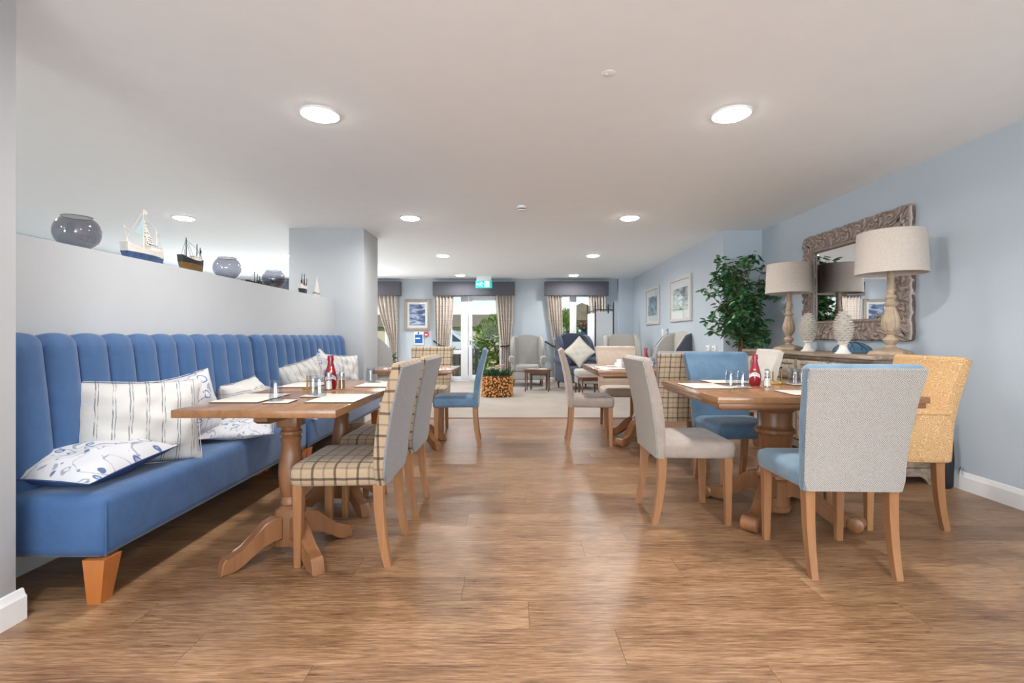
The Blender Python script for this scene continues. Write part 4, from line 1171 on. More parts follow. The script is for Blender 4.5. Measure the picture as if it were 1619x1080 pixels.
# ================================================================== WING ARMCHAIRS (built facing +Y)
def wing_chair(label, loc, rz, m_out, m_in=None, hgt=1.13, m_wing=None):
    m_in = m_in or m_out; m_wing = m_wing or m_out
    t = thing('wing_armchair', label, 'armchair', (loc[0], loc[1], 0), rz, 'high-backed wing armchairs')
    h = hgt
    top = []
    for i in range(13):
        a = PI * i / 12
        top.append((0.29 * math.cos(a), h - 0.10 + 0.10 * math.sin(a)))
    out = [(-0.26, 0.3), (0.26, 0.3)] + top
    bm = B(); prism(bm, out, -0.40, -0.27, 'xz')
    for v in bm.verts: v.co.y -= 0.06 * (v.co.z - .3)
    bmesh.ops.bevel(bm, geom=[e for e in bm.edges if abs((e.verts[0].co - e.verts[1].co).y) < .02 or (e.verts[0].co.z > .9 and e.verts[1].co.z > .9 and abs((e.verts[0].co - e.verts[1].co).y) < .02)], offset=0.03, segments=3, affect='EDGES')
    obj('backrest', bm, m_in, t, 50)
    for s in (-1, 1):
        prof = [(-0.40, 0.55), (-0.05, 0.58), (0.02, 0.66), (0.03, 0.78), (0.0, 0.9), (-0.07, 0.99), (-0.17, h - .075), (-0.30, h - 0.03), (-0.43, h - 0.04), (-0.44, 0.8)]
        bm = B(); prism(bm, prof, 0.302, 0.345, 'yz')
        bmesh.ops.bevel(bm, geom=[e for e in bm.edges if abs((e.verts[0].co - e.verts[1].co).x) < .01 and max(e.verts[0].co.x, e.verts[1].co.x) > .34], offset=0.02, segments=3, affect='EDGES')
        for v in bm.verts: v.co.x = s * (v.co.x + 0.12 * max(0, v.co.y + .3))
        obj('wing', bm, m_wing, t, 50)
        bm = B(); prism(bm, prof, 0.262, 0.303, 'yz')
        bmesh.ops.bevel(bm, geom=[e for e in bm.edges if abs((e.verts[0].co - e.verts[1].co).x) < .01 and min(e.verts[0].co.x, e.verts[1].co.x) < .27], offset=0.02, segments=3, affect='EDGES')
        for v in bm.verts: v.co.x = s * (v.co.x + 0.12 * max(0, v.co.y + .3))
        obj('wing_lining', bm, m_in, t, 50)
        bm = B(); bx(bm, 0.28, 0.37, -0.38, 0.30, 0.15, 0.58, 0.02, 3)
        lathe(bm, [(0.0, -0.36), (0.045, -0.36), (0.07, -0.34), (0.074, 0.33), (0.066, 0.36), (0.045, 0.37), (0.04, 0.358), (0.02, 0.356), (0.016, 0.37), (0.0, 0.37)], 24, mat=trans(0.352, 0, 0.60, -PI / 2))
        for v in bm.verts: v.co.x *= s
        obj('arm', bm, m_out, t, 40)
    bm = B(); bx(bm, -0.29, 0.29, -0.36, 0.31, 0.15, 0.33, 0.02, 3); obj('seat_frame', bm, m_out, t, 50)
    bm = B(); bx(bm, -0.275, 0.275, -0.28, 0.34, 0.33, 0.47, 0.045, 4)
    for v in bm.verts:
        if v.co.z > .44: v.co.z += 0.02 * (1 - (v.co.x / .28) ** 2)
    obj('seat_cushion', bm, m_in, t, 50)
    for sx in (-1, 1):
        for sy in (-1, 1):
            bm = B(); tube(bm, [(sx * 0.3, sy * .29, .16), (sx * .315, sy * .31, .1), (sx * 0.31, sy * .30, .0)], [0.028, 0.022, 0.015], 8); obj('leg', bm, M['dark_wood'], t)
    return t
wing_chair('light grey wing armchair facing the room between door and window', (0.31, 10.85), PI, M['light_linen'], M['light_linen'], 1.14)
wing_chair('navy wing armchair holding the cream cushion', (1.34, 10.15), PI + R(14), M['navy_linen'], M['navy_linen'], 1.17)
wing_chair('pale greige wing armchair behind the tan dining chair', (2.19, 9.72), PI + R(-6), M['pale_linen'], M['pale_linen'], 1.16)
wing_chair('wing armchair turned left with charcoal outside against the right wall', (2.42, 7.75), PI / 2 + R(12), M['charcoal'], M['pale_linen'], 1.19)
wing_chair('grey wing armchair turned away beside the white column', (-1.90, 7.35), R(-70), M['light_linen'], M['light_linen'], 1.16)
cushion('plain cream cushion balanced on its corner on the navy armchair', 0.46, 0.46, 0.13, M['cream_cloth'],
        trans(1.33, 9.78, 0.79, R(-12), R(45), R(-10)), 0.003, 12, group=None)

# ------------------------------------------------------------------ lounge side tables and footstool
def side_table(label, loc, rz, W, D, Hh, ret=False):
    t = thing('side_table', label, 'side table', (loc[0], loc[1], 0), rz, 'small turned-leg side tables')
    bm = B()
    pts = []
    for i in range(32):
        a = 2 * PI * i / 32
        c, s = math.cos(a), math.sin(a)
        q = (abs(c) ** 4 + abs(s) ** 4) ** -0.25
        k_ = 1 - 0.02 * math.cos(8 * a)
        pts.append((W / 2 * c * q * k_, D / 2 * s * q * k_))
    rings(bm, [[Vector((a * f, b * f, z)) for a, b in pts] for f, z in ((0.97, Hh - .022), (1.0, Hh - .015), (1.0, Hh - .006), (0.985, Hh))])
    obj('tabletop', bm, M['dark_wood_top'], t)
    bm = B()
    for s in (-1, 1):
        bx(bm, -W * .38, W * .38, s * D * .36 - .008, s * D * .36 + .008, Hh - .075, Hh - .02); bx(bm, s * W * .38 - .008, s * W * .38 + .008, -D * .36, D * .36, Hh - .075, Hh - .02)
    obj('apron', bm, M['dark_wood_top'], t)
    for sx in (-1, 1):
        for sy in (-1, 1):
            bm = B(); l = Hh - .02
            lathe(bm, [(0.018, l), (0.018, l * .84), (0.01, l * .82), (0.017, l * .78), (0.011, l * .74), (0.016, l * .66), (0.012, l * .4), (0.010, l * .2), (0.016, l * .16), (0.009, l * .12), (0.014, l * .06), (0.006, 0)], 12, c=(sx * W * .38, sy * D * .36, 0))
            obj('leg', bm, M['dark_wood'], t)
    return t
side_table('wavy-edged low side table with turned legs in front of the grey armchair', (0.48, 9.7), R(-8), 0.60, 0.42, 0.45)
side_table('smaller nest table tucked behind the wavy-edged one', (0.52, 9.95), R(-8), 0.42, 0.3, 0.38)
side_table('small low side table beside the footstool before the navy armchair', (1.3, 8.15), R(6), 0.46, 0.36, 0.43)
for i, (dx, dy, rz_) in enumerate(((-.1, .02, .2), (.1, -.03, -.3))):
    t = thing('magazine', ('left' if i == 0 else 'right') + ' thin magazine on the wavy-edged side table', 'magazine', (0.48 + dx, 9.68 + dy, 0.45), rz_)
    bm = B(); bx(bm, -.09, .09, -.12, .12, 0.0005, 0.004, 0.001); obj('pages', bm, M['paper'], t)
    bm = B(); bx(bm, -.091, .091, -.121, .121, 0.004, 0.005, 0.0004); obj('cover', bm, M['petal'] if i else M['light_linen'], t)
t = thing('footstool', 'pale upholstered footstool between navy armchair and table', 'footstool', (1.36, 8.95, 0), R(4))
bm = B(); bx(bm, -.22, .22, -.2, .2, 0.36, 0.50, 0.05, 4); obj('cushion_top', bm, M['pale_linen'], t, 50)
bm = B(); bx(bm, -.205, .205, -.185, .185, 0.24, 0.37, 0.015, 2); obj('frame', bm, M['light_linen'], t)
for sx in (-1, 1):
    for sy in (-1, 1):
        bm = B(); tube(bm, [(sx * .17, sy * .15, .25), (sx * .185, sy * .165, .12), (sx * .18, sy * .16, 0)], [.024, .018, .012], 8); obj('leg', bm, M['dark_wood'], t)

# log planter with flowers
t = thing('log_planter', 'planter faced with sawn log slices in the middle of the carpet', 'planter', (-0.30, 8.93, 0))
def sup(a, r, p=3.2):
    c, s = math.cos(a), math.sin(a)
    q = (abs(c) ** p + abs(s) ** p) ** (-1 / p)
    return r * c * q, r * s * q
bm = B(); rings(bm, [[Vector((*sup(2 * PI * i / 40, r), z)) for i in range(40)] for r, z in ((0.27, 0), (0.275, 0.39), (0.25, 0.39), (0.25, 0.33), (0.1, 0.33))])
obj('core', bm, M['log_dark'], t)
rnd = random.Random(5); bm = B(); placed = []
tries = 0
while len(placed) < 290 and tries < 9000:
    tries += 1
    a = rnd.uniform(0, 2 * PI); z = rnd.uniform(0.02, 0.372); r = rnd.choice((0.013, 0.017, 0.022, 0.026)) if tries < 4000 else 0.011
    p = Vector((*sup(a, 0.272), z))
    if any((p - q).length < (r + rq) * 0.98 for q, rq in placed): continue
    if z - r < 0 or z + r > 0.392: continue
    placed.append((p, r))
    p1 = Vector((*sup(a + .02, 0.272), z)); p0 = Vector((*sup(a - .02, 0.272), z))
    tg_ = (p1 - p0).normalized(); nrm = tg_.cross(Vector((0, 0, 1)))
    if nrm.dot(Vector((p.x, p.y, 0))) < 0: nrm = -nrm
    ex = rnd.uniform(0.012, 0.022)
    rings(bm, [[p + nrm * d + (tg_ * math.cos(b) + Vector((0, 0, 1)) * math.sin(b)) * r * f for b in [2 * PI * j / 9 for j in range(9)]] for d, f in ((-0.01, 1), (ex, 1), (ex + .002, .8))])
o = obj('log_slices', bm, M['log_end'], t); o['kind'] = 'stuff'
bm = B()
for _ in range(150):
    a = rnd.uniform(0, 2 * PI); r = rnd.uniform(0, 0.2); d = Vector((math.cos(a) * rnd.uniform(.2, 1), math.sin(a) * rnd.uniform(.2, 1), rnd.uniform(.4, 1.4)))
    leaf(bm, (r * math.cos(a), r * math.sin(a), 0.33), d, (0, 0, 1), rnd.uniform(.1, .24), rnd.uniform(.02, .05))
o = obj('foliage', bm, M['plant_green'], t); o['kind'] = 'stuff'
for i in range(9):
    a = rnd.uniform(0, 2 * PI); r = rnd.uniform(0.02, 0.17); z = rnd.uniform(.47, .60)
    bm = B(); cpt = Vector((r * math.cos(a) - .02, r * math.sin(a), z))
    for j in range(9):
        b = 2 * PI * j / 9
        leaf(bm, cpt, (math.cos(b), math.sin(b), .45), (0, 0, 1), 0.075, 0.04, .3)
    tube(bm, [(cpt.x * .6, cpt.y * .6, .33), tuple(cpt)], 0.003, 5)
    obj('flower', bm, M['petal'], t)

# black scroll-topped folding screen
t = thing('folding_screen', 'black-framed white folding screen right of the window', 'screen', (0, 10.85, 0))
def post(x, y, z): 
    bm = B(); tube(bm, [(x, y, 0), (x, y, z)], 0.016, 8); lathe(bm, [(0.0, z + .03), (0.02, z + .015), (0.0, z)][::-1], 10, c=(x, y, 0)); return bm
for (x, y, z) in ((1.83, 0, 1.86), (2.25, 0.06, 1.86), (1.72, 0.45, 1.82)):
    obj('post', post(x, y, z), M['black'], t)
bm = B()
tube(bm, [(1.83, 0, 1.70), (2.25, .06, 1.70)], 0.012, 6); tube(bm, [(1.83, 0, .2), (2.25, .06, .2)], 0.012, 6)
tube(bm, [(1.83, 0, 1.68), (1.72, .45, 1.66)], 0.012, 6); tube(bm, [(1.83, 0, .2), (1.72, .45, .2)], 0.012, 6)
obj('rail', bm, M['black'], t)
bm = B(); tube(bm, [(2.13, .04, 1.62), (2.13, .04, 1.82)], 0.014, 6)
for s, x0 in ((1, 1.86), (-1, 2.22)):
    pts = [(x0 + s * (0.08 - .06 * math.cos(a) * (1 - a / 9)), 0.02, 1.76 + .05 * math.sin(a) * (1 - a / 9)) for a in [i * .45 for i in range(14)]]
    tube(bm, pts, 0.005, 5)
obj('scroll_top', bm, M['black'], t)
bm = B(); prism(bm, [(1.85, 0.0), (2.235, .055), (2.235, .065), (1.85, .01)], 0.22, 1.66, 'xy'); obj('fabric_panel', bm, M['upvc'], t)
bm = B(); prism(bm, [(1.823, .02), (1.722, .43), (1.732, .43), (1.833, .02)], 0.22, 1.62, 'xy'); obj('fabric_panel', bm, M['upvc'], t)

# jug of flowers on the window sill
t = thing('flower_jug', 'teal jug of rust-coloured flowers on the window sill', 'jug', (1.69, YF - 0.07, WS))
bm = B(); lathe(bm, [(0, 0), (0.075, 0), (0.085, 0.03), (0.085, 0.11), (0.075, 0.15), (0.085, 0.175), (0.078, 0.175), (0.066, 0.15), (0.0, 0.1)], 24); obj('body', bm, M['teal_jug'], t)
bm = B(); tube(bm, [(0.08, 0, .15), (0.12, 0, .14), (0.125, 0, .08), (0.083, 0, .045)], 0.01, 8); obj('handle', bm, M['teal_jug'], t)
bm = B()
for _ in range(50):
    a = rnd.uniform(0, 2 * PI)
    leaf(bm, (0, 0, .16), (math.cos(a), math.sin(a) * .6, rnd.uniform(.5, 2)), (0, 0, 1), rnd.uniform(.12, .26), .035)
o = obj('foliage', bm, M['plant_green'], t); o['kind'] = 'stuff'
for i in range(9):
    a = rnd.uniform(0, 2 * PI); cpt = Vector((rnd.uniform(-.13, .09), rnd.uniform(-.06, .04), rnd.uniform(.22, .38)))
    bm = B()
    for j in range(10):
        b = 2 * PI * j / 10; leaf(bm, cpt, (math.cos(b), -.4, math.sin(b)), (0, -1, 0), 0.045, 0.028, .3)
    obj('flower', bm, M['orange_petal'], t)
t = thing('window_ornament', 'tiny dark ornament on the sill left of the mullion', 'ornament', (1.12, YF - .07, WS))
bm = B(); bx(bm, -.03, .03, -.02, .02, 0, .01, .002); obj('base', bm, M['iron'], t)
bm = B(); lathe(bm, [(0, .01), (.015, .012), (.028, .03), (.02, .055), (.01, .065), (.016, .08), (0, .095)], 12); obj('figure', bm, M['dark_wood'], t)

# dark plant beside the column
t = thing('potted_plant', 'dark leafy pot plant glimpsed between column and grey armchair', 'plant', (-2.18, 8.3, 0))
bm = B(); lathe(bm, [(0, 0), (0.13, 0), (0.17, .34), (.15, .34), (.14, .3), (0, .3)], 20); obj('pot', bm, M['iron'], t)
bm = B()
for _ in range(140):
    a = rnd.uniform(0, 2 * PI); z = rnd.uniform(.35, .75)
    leaf(bm, (.04 * math.cos(a), .04 * math.sin(a), z), (math.cos(a), math.sin(a), rnd.uniform(-.2, .9)), (0, 0, 1), rnd.uniform(.1, .2), .06)
o = obj('foliage', bm, M['leaf'], t); o['kind'] = 'stuff'
bm = B(); tube(bm, [(0, 0, .3), (0.01, 0, .75)], 0.012, 6); obj('stem', bm, M['bark'], t)

# ================================================================== FICUS
t = thing('ficus_tree', 'tall leafy ficus tree in the corner left of the lamps', 'tree', (2.80, 5.97, 0))
rnd = random.Random(21)
bm = B(); lathe(bm, [(0, 0), (0.15, 0), (0.17, .03), (0.2, .3), (0.21, .34), (.19, .34), (.17, .30), (0, .30)], 28); obj('pot', bm, M['stone'], t)
for j in range(4):
    pts = []; rr = []
    for i in range(26):
        s = i / 25; a = j * PI / 2 + s * 5.5
        r = 0.035 * (1 - .5 * s)
        pts.append((r * math.cos(a) + .03 * math.sin(3 * s) - .03 * s, r * math.sin(a), .3 + 1.35 * s)); rr.append(0.024 * (1 - .55 * s))
    bm = B(); tube(bm, pts, rr, 7); obj('trunk', bm, M['bark'], t)
lb = B(); nb = 0
ends = []
for i in range(58):
    z0 = rnd.uniform(0.95, 1.62); a = rnd.uniform(0, 2 * PI)
    zt = rnd.uniform(0.95, 2.12)
    dz = (zt - 1.5) / .66
    rmax = 0.47 * math.sqrt(max(0.08, 1 - min(1, abs(dz)) ** 2.2)) * rnd.uniform(.55, 1.0)
    ex, ey = rmax * math.cos(a), rmax * math.sin(a) * .75
    ex = min(ex, 0.28); ey = min(ey, 0.26)
    p0 = Vector((-.02, 0, z0)); p2 = Vector((ex, ey, zt)); p1 = (p0 + p2) / 2 + Vector((0, 0, .08))
    pts = [p0 * (1 - s) ** 2 + p1 * 2 * s * (1 - s) + p2 * s * s for s in [q / 6 for q in range(7)]]
    bm = B(); tube(bm, pts, [0.007 * (1 - .7 * s / 6) for s in range(7)], 5)
    obj('branch', bm, M['bark'], t)
    for q in range(27):
        s = rnd.uniform(.2, 1.08); p = p0 * (1 - s) ** 2 + p1 * 2 * s * (1 - s) + p2 * s * s
        d = Vector((rnd.uniform(-1, 1), rnd.uniform(-1, 1), rnd.uniform(-1.0, .35)))
        b = p + d * .03
        if b.x > .27: d.x = -abs(d.x)
        if b.y > .24: d.y = -abs(d.y)
        leaf(lb, b, d, (rnd.uniform(-.5, .5), rnd.uniform(-.5, .5), 1), rnd.uniform(.075, .112), rnd.uniform(.042, .06)); nb += 1
o = obj('foliage', lb, M['leaf'], t); o['kind'] = 'stuff'

# ================================================================== SIDEBOARD
SX0, SX1, SY0, SY1, SZ = 2.66, 3.17, 3.58, 5.58, 0.955
t = thing('sideboard', 'long distressed wood sideboard under the carved mirror', 'sideboard', (0, 0, 0))
bm = B(); bx(bm, SX0 + .03, SX1, SY0 + .03, SY1 - .03, 0.1, 0.90, 0.004); obj('body', bm, M['distressed'], t)
bm = B(); bx(bm, SX0 - .02, SX1, SY0 - .02, SY1 + .02, 0.925, SZ, 0.006); obj('top_board', bm, M['distressed'], t)
bm = B(); bx(bm, SX0 + .005, SX1, SY0 + .005, SY1 - .005, 0.895, 0.926, 0.008); obj('cornice', bm, M['distressed'], t)
bm = B()
arch = [(SX0 + .01, 0), (SX0 + .09, 0), (SX0 + .11, .035), (SX0 + .15, .06), (SX1 - .15, .06), (SX1 - .11, .035), (SX1 - .09, 0), (SX1, 0), (SX1, .12), (SX0 + .01, .12)]
prism(bm, arch, SY0 + .01, SY0 + .035, 'xz'); prism(bm, arch, SY1 - .035, SY1 - .01, 'xz')
archy = [(SY0 + .01, 0), (SY0 + .12, 0), (SY0 + .15, .04), (SY0 + .2, .06), (SY1 - .2, .06), (SY1 - .15, .04), (SY1 - .12, 0), (SY1 - .01, 0), (SY1 - .01, .12), (SY0 + .01, .12)]
prism(bm, archy, SX0 + .01, SX0 + .035, 'yz')
obj('plinth', bm, M['distressed'], t)
for i in range(6):          # planked end panel
    z0 = 0.125 + i * 0.128
    bm = B(); bx(bm, SX0 + .05, SX1 - .02, SY0 + .012, SY0 + .034, z0, z0 + .124, 0.003); obj('end_plank', bm, M['distressed'], t)
ndoor = 4; dw = (SY1 - SY0 - .12) / ndoor
for i in range(ndoor):
    a = SY0 + .06 + i * dw
    bm = B(); bx(bm, SX0 + .008, SX0 + .03, a - .012, a + .012, .13, .89, .004); obj('pilaster', bm, M['distressed'], t)
    for kind, c0, c1 in (('drawer', .70, .88), ('door', .14, .68)):
        bm = B()
        y0_, y1_ = a + .02, a + dw - .02
        for q in ((y0_, y0_ + .045, c0, c1), (y1_ - .045, y1_, c0, c1), (y0_ + .045, y1_ - .045, c0, c0 + .04), (y0_ + .045, y1_ - .045, c1 - .04, c1)):
            bx(bm, SX0 + .008, SX0 + .03, q[0], q[1], q[2], q[3], .003)
        bx(bm, SX0 + .02, SX0 + .032, y0_ + .04, y1_ - .04, c0 + .035, c1 - .035)
        d = obj(kind, bm, M['distressed_front'], t)
        bm = B(); yk = (y0_ + y1_) / 2 if kind == 'drawer' else (y1_ - .03 if i % 2 == 0 else y0_ + .03)
        lathe(bm, [(.01, 0), (.008, .012), (.018, .022), (.016, .03), (0, .034)], 14, mat=trans(SX0 + .008, yk, (c0 + c1) / 2, 0, -PI / 2)); obj('knob', bm, M['iron'], d)
bm = B(); bx(bm, SX0 + .008, SX0 + .03, SY1 - .072, SY1 - .048, .13, .89, .004); obj('pilaster', bm, M['distressed'], t)

# ------------------------------------------------------------------ table lamps
def lamp(label, x, y, s=1.0, rz=0.6):
    t = thing('table_lamp', label, 'lamp', (x, y, SZ), rz, 'drum-shade table lamps'); t.scale = (s, s, s)
    bm = B(); bx(bm, -.115, .115, -.115, .115, 0, .018, .004)
    rings(bm, [[Vector((a * h, b * h, z)) for a, b in ((-1, -1), (1, -1), (1, 1), (-1, 1))] for h, z in ((.112, .018), (.105, .03), (.06, .05), (.045, .056))])
    obj('base', bm, M['lamp_wood'], t)
    bm = B()
    lathe(bm, [(.04, .056), (.042, .062), (.03, .07), (.028, .08), (.045, .105), (.052, .118), (.045, .13), (.026, .145), (.026, .16), (.04, .168), (.04, .174), (.03, .18)], 24)
    lathe(bm, [(.034, .178), (.05, .2), (.058, .235), (.056, .275), (.044, .32), (.032, .36), (.026, .375)], 48, mod=lambda a, z: 1 + .2 * abs(math.cos(5 * a)) ** .6 - .14)
    lathe(bm, [(.028, .372), (.044, .385), (.048, .394), (.036, .404), (.028, .414), (.026, .43), (.036, .446), (.034, .458), (.022, .47), (.026, .49), (.028, .5), (.022, .515), (.024, .53), (.026, .55), (.022, .57), (.026, .60), (.022, .64), (.018, .68)], 24)
    obj('turned_stem', bm, M['lamp_wood'], t)
    bm = B(); tube(bm, [(0, 0, .675), (0, 0, .9)], .008, 8); obj('lamp_rod', bm, M['brass'], t)
    bm = B(); lathe(bm, [(.02, .70), (.03, .74), (.034, .78), (.02, .82), (0, .83)], 16); obj('bulb', bm, M['china'], t)
    bm = B()
    z0, z1, r0, r1 = .625, .945, .232, .218
    lathe(bm, [(r0 - .003, z0), (r0, z0), (r1, z1), (r1 - .003, z1)], 64)
    bmesh.ops.delete(bm, geom=[f for f in bm.faces if len(f.verts) > 4], context='FACES')
    # close the wall between its inner and outer skins
    bmesh.ops.bridge_loops(bm, edges=[e for e in bm.edges if e.is_boundary])
    obj('shade', bm, M['shade'], t, 60)
    bm = B()
    for i in range(3):
        a = i * 2 * PI / 3; tube(bm, [(0, 0, .9), (r1 * math.cos(a) * .985, r1 * math.sin(a) * .985, .93)], .002, 5)
    obj('shade_spider', bm, M['brass'], t)
    return t
lamp('nearer table lamp with hessian drum shade on the sideboard', 2.90, 3.72)
lamp('farther table lamp with hessian drum shade beside the tree', 2.945, 5.18, .97)

# ------------------------------------------------------------------ pine cones
def pinecone(label, x, y, s=1.0):
    t = thing('pinecone_ornament', label, 'ornament', (x, y, SZ), 0, 'white stoneware pine cones'); t.scale = (s, s, s)
    bm = B(); lathe(bm, [(0, 0), (.062, 0), (.063, .008), (.045, .022), (.032, .05), (.028, .07), (.034, .085), (.05, .092), (.03, .1)], 28); obj('foot', bm, M['stone'], t)
    def rad(z):
        q = (z - .09) / .30
        return .082 * math.sin(PI * min(1, q * .92 + .10)) ** .65 * (1 - .30 * q)
    bm = B(); lathe(bm, [(max(rad(.09 + .3 * i / 14) - .012, .002), .09 + .3 * i / 14) for i in range(15)], 20); obj('core', bm, M['stone_recess'], t)
    bm = B(); rows = 13
    for r_ in range(rows):
        z = .10 + .275 * r_ / rows; rr = rad(z); n = 11 if r_ < 7 else (9 if r_ < 10 else 6)
        for j in range(n):
            a = 2 * PI * (j + .5 * (r_ % 2)) / n
            wd = 2 * PI * rr / n * .54; ct = Vector((math.cos(a), math.sin(a), 0)); tgv = Vector((-math.sin(a), math.cos(a), 0)); up = Vector((0, 0, 1))
            p = ct * rr + up * z
            v = [p - ct * .012 - tgv * wd - up * .002, p - ct * .012 + tgv * wd - up * .002, p + ct * .006 + tgv * wd * .95 + up * .008, p + ct * .0085 + tgv * wd * .45 + up * .017, p + ct * .0085 - tgv * wd * .45 + up * .017, p + ct * .006 - tgv * wd * .95 + up * .008, p - ct * .012 + up * .012]
            vv_ = [bm.verts.new(c) for c in v]
            bm.faces.new((vv_[0], vv_[1], vv_[2], vv_[3], vv_[4], vv_[5])); bm.faces.new((vv_[5], vv_[4], vv_[6])); bm.faces.new((vv_[4], vv_[3], vv_[6])); bm.faces.new((vv_[3], vv_[2], vv_[6])); bm.faces.new((vv_[2], vv_[1], vv_[6])); bm.faces.new((vv_[0], vv_[5], vv_[6]))
    obj('cone', bm, M['stone'], t, 20)
pinecone('farther white pine cone ornament beside the far lamp', 2.86, 4.70)
pinecone('nearer white pine cone ornament in front of the mirror', 2.745, 4.03, .96)
t = thing('glass_dish', 'wide blue glass dish on the sideboard behind the near pine cone', 'dish', (3.01, 4.30, SZ))
bm = B(); lathe(bm, [(.155, 0), (.16, .004), (.15, .03), (.12, .06), (.075, .083), (.03, .093), (0, .095), (0, .090), (.03, .088), (.072, .078), (.115, .055), (.144, .028), (.15, .004)], 48, mod=lambda a, z: 1 + .02 * math.cos(6 * a)); obj('bowl', bm, M['blue_glass'], t)
for q in range(10):
    a0 = q * 2 * PI / 10
    bm = B(); tube(bm, [(rr * math.cos(a0 + rr * 3), rr * math.sin(a0 + rr * 3), zz + .002) for rr, zz in ((.02, .094), (.05, .088), (.08, .080), (.11, .065), (.135, .045), (.152, .02))], .0022, 5)
    obj('rib', bm, M['teal_jug'], t)

# ------------------------------------------------------------------ carved mirror, on the wall x = XR, local frame: u along -Y (right in view), v up
MY0, MY1, MZ0, MZ1 = 3.89, 5.35, 1.06, 2.18
t = thing('carved_mirror', 'large mirror in a carved limewashed scrollwork frame', 'mirror', (XR, 0, 0))
fw = .20
iy0, iy1, iz0, iz1 = MY0 + fw, MY1 - fw, MZ0 + fw, MZ1 - fw
def wavy(p0, p1, q0, q1, n=44, amp=.012):
    """outline: outer edge p0->p1 scalloped, inner edge q1->q0 straight (y,z)"""
    out = []
    d = Vector((p1[0] - p0[0], p1[1] - p0[1])); L = d.length; d.normalize(); nn = Vector((-d.y, d.x))
    for i in range(n + 1):
        s = i / n
        w_ = amp * (abs(math.sin(s * PI * L / .13)) - .5) * min(1, 8 * s, 8 * (1 - s))
        out.append((p0[0] + d.x * L * s + nn.x * w_, p0[1] + d.y * L * s + nn.y * w_))
    return out + [q1, q0]
rails = {'top': ((MY0, MZ1), (MY1, MZ1), (iy0, iz1), (iy1, iz1)), 'far': ((MY1, MZ1), (MY1, MZ0), (iy1, iz1), (iy1, iz0)),
         'bottom': ((MY1, MZ0), (MY0, MZ0), (iy1, iz0), (iy0, iz0)), 'near': ((MY0, MZ0), (MY0, MZ1), (iy0, iz0), (iy0, iz1))}
fwv = fw - .03
for nm, (p0, p1, q0, q1) in rails.items():
    P0, P1, Q0, Q1 = (Vector(v) for v in (p0, p1, q0, q1))
    L = (P1 - P0).length; ncell = max(4, round(L / .2)); NU = int(L / .0052); NV = 34
    cents = [((i + .5) / ncell * L, fwv * (.36 if i % 2 else .66), 1 if i % 2 else -1) for i in range(ncell)]
    def relief(s_, v_):
        """carved swirls: leaf lobes winding round alternating centres, between plain lips"""
        best = sorted(((s_ - cs) ** 2 + (v_ - cv) ** 2, cs, cv, sg) for cs, cv, sg in cents)[:2]
        d2, cs, cv, sg = best[0]
        r_ = math.sqrt(d2); th = math.atan2(v_ - cv, (s_ - cs) * sg)
        lobes = .5 + .5 * math.cos(5 * th + r_ * 62 + .6 * math.sin(3 * th))
        fine = .5 + .5 * math.cos(15 * th + r_ * 120)
        edge = math.sqrt(best[1][0]) - r_
        eye = math.exp(-(r_ / .012) ** 2)
        h_ = (.30 + .55 * lobes ** .7 + .15 * fine) * min(1, .25 + edge / .03) * (1 - .5 * math.exp(-((r_ - .02) / .006) ** 2)) + .5 * eye
        lip = min(1, max(0, v_ / .012)) * min(1, max(0, (fwv - v_) / .008))
        return h_ * lip
    bm = B(); grid = []
    for i in range(NU + 1):
        a = i / NU
        o_ = P0.lerp(P1, a); q_ = Q0.lerp(Q1, a)
        n_ = (q_ - o_); wv = fwv
        ins = .012 * (abs(math.sin(a * PI * ncell)) ** .6) * -1 + .012
        row = []
        for j in range(NV + 1):
            b = j / NV; e = ins / fw * (1 - b) + b * .86
            pt = o_.lerp(q_, e)
            sx_ = a * L; hgt = relief(sx_, b * fwv)
            row.append(bm.verts.new((-.026 - .036 * hgt, pt.x, pt.y)))
        row.append(bm.verts.new((-.002, o_.lerp(q_, .86).x, o_.lerp(q_, .86).y)))
        row.insert(0, bm.verts.new((-.002, o_.lerp(q_, ins / fw).x, o_.lerp(q_, ins / fw).y)))
        grid.append(row)
    for i in range(NU):
        for j in range(len(grid[0]) - 1):
            bm.faces.new((grid[i][j], grid[i + 1][j], grid[i + 1][j + 1], grid[i][j + 1]))
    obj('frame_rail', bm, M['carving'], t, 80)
bm = B()
for a, b, c1, c2 in ((iy0 - .035, iy0, iz0 - .035, iz1 + .035), (iy1, iy1 + .035, iz0 - .035, iz1 + .035), (iy0, iy1, iz0 - .035, iz0), (iy0, iy1, iz1, iz1 + .035)):
    bx(bm, -.052, -.02, a, b, c1, c2, .006)
for e in range(2):
    for i in range(60):
        yy = iy0 + (iy1 - iy0) * (i + .5) / 60; zz = (iz0 - .017, iz1 + .017)[e]
        lathe(bm, [(0, 0), (.008, 0), (.006, .006), (0, .008)], 6, mat=trans(-.052, yy, zz, 0, -PI / 2))
for e in range(2):
    for i in range(44):
        zz = iz0 + (iz1 - iz0) * (i + .5) / 44; yy = (iy0 - .017, iy1 + .017)[e]
        lathe(bm, [(0, 0), (.008, 0), (.006, .006), (0, .008)], 6, mat=trans(-.052, yy, zz, 0, -PI / 2))
obj('inner_moulding', bm, M['carving'], t)
bm = B(); bx(bm, -.024, -.016, iy0 - .005, iy1 + .005, iz0 - .005, iz1 + .005); obj('mirror_glass', bm, M['mirror'], t)

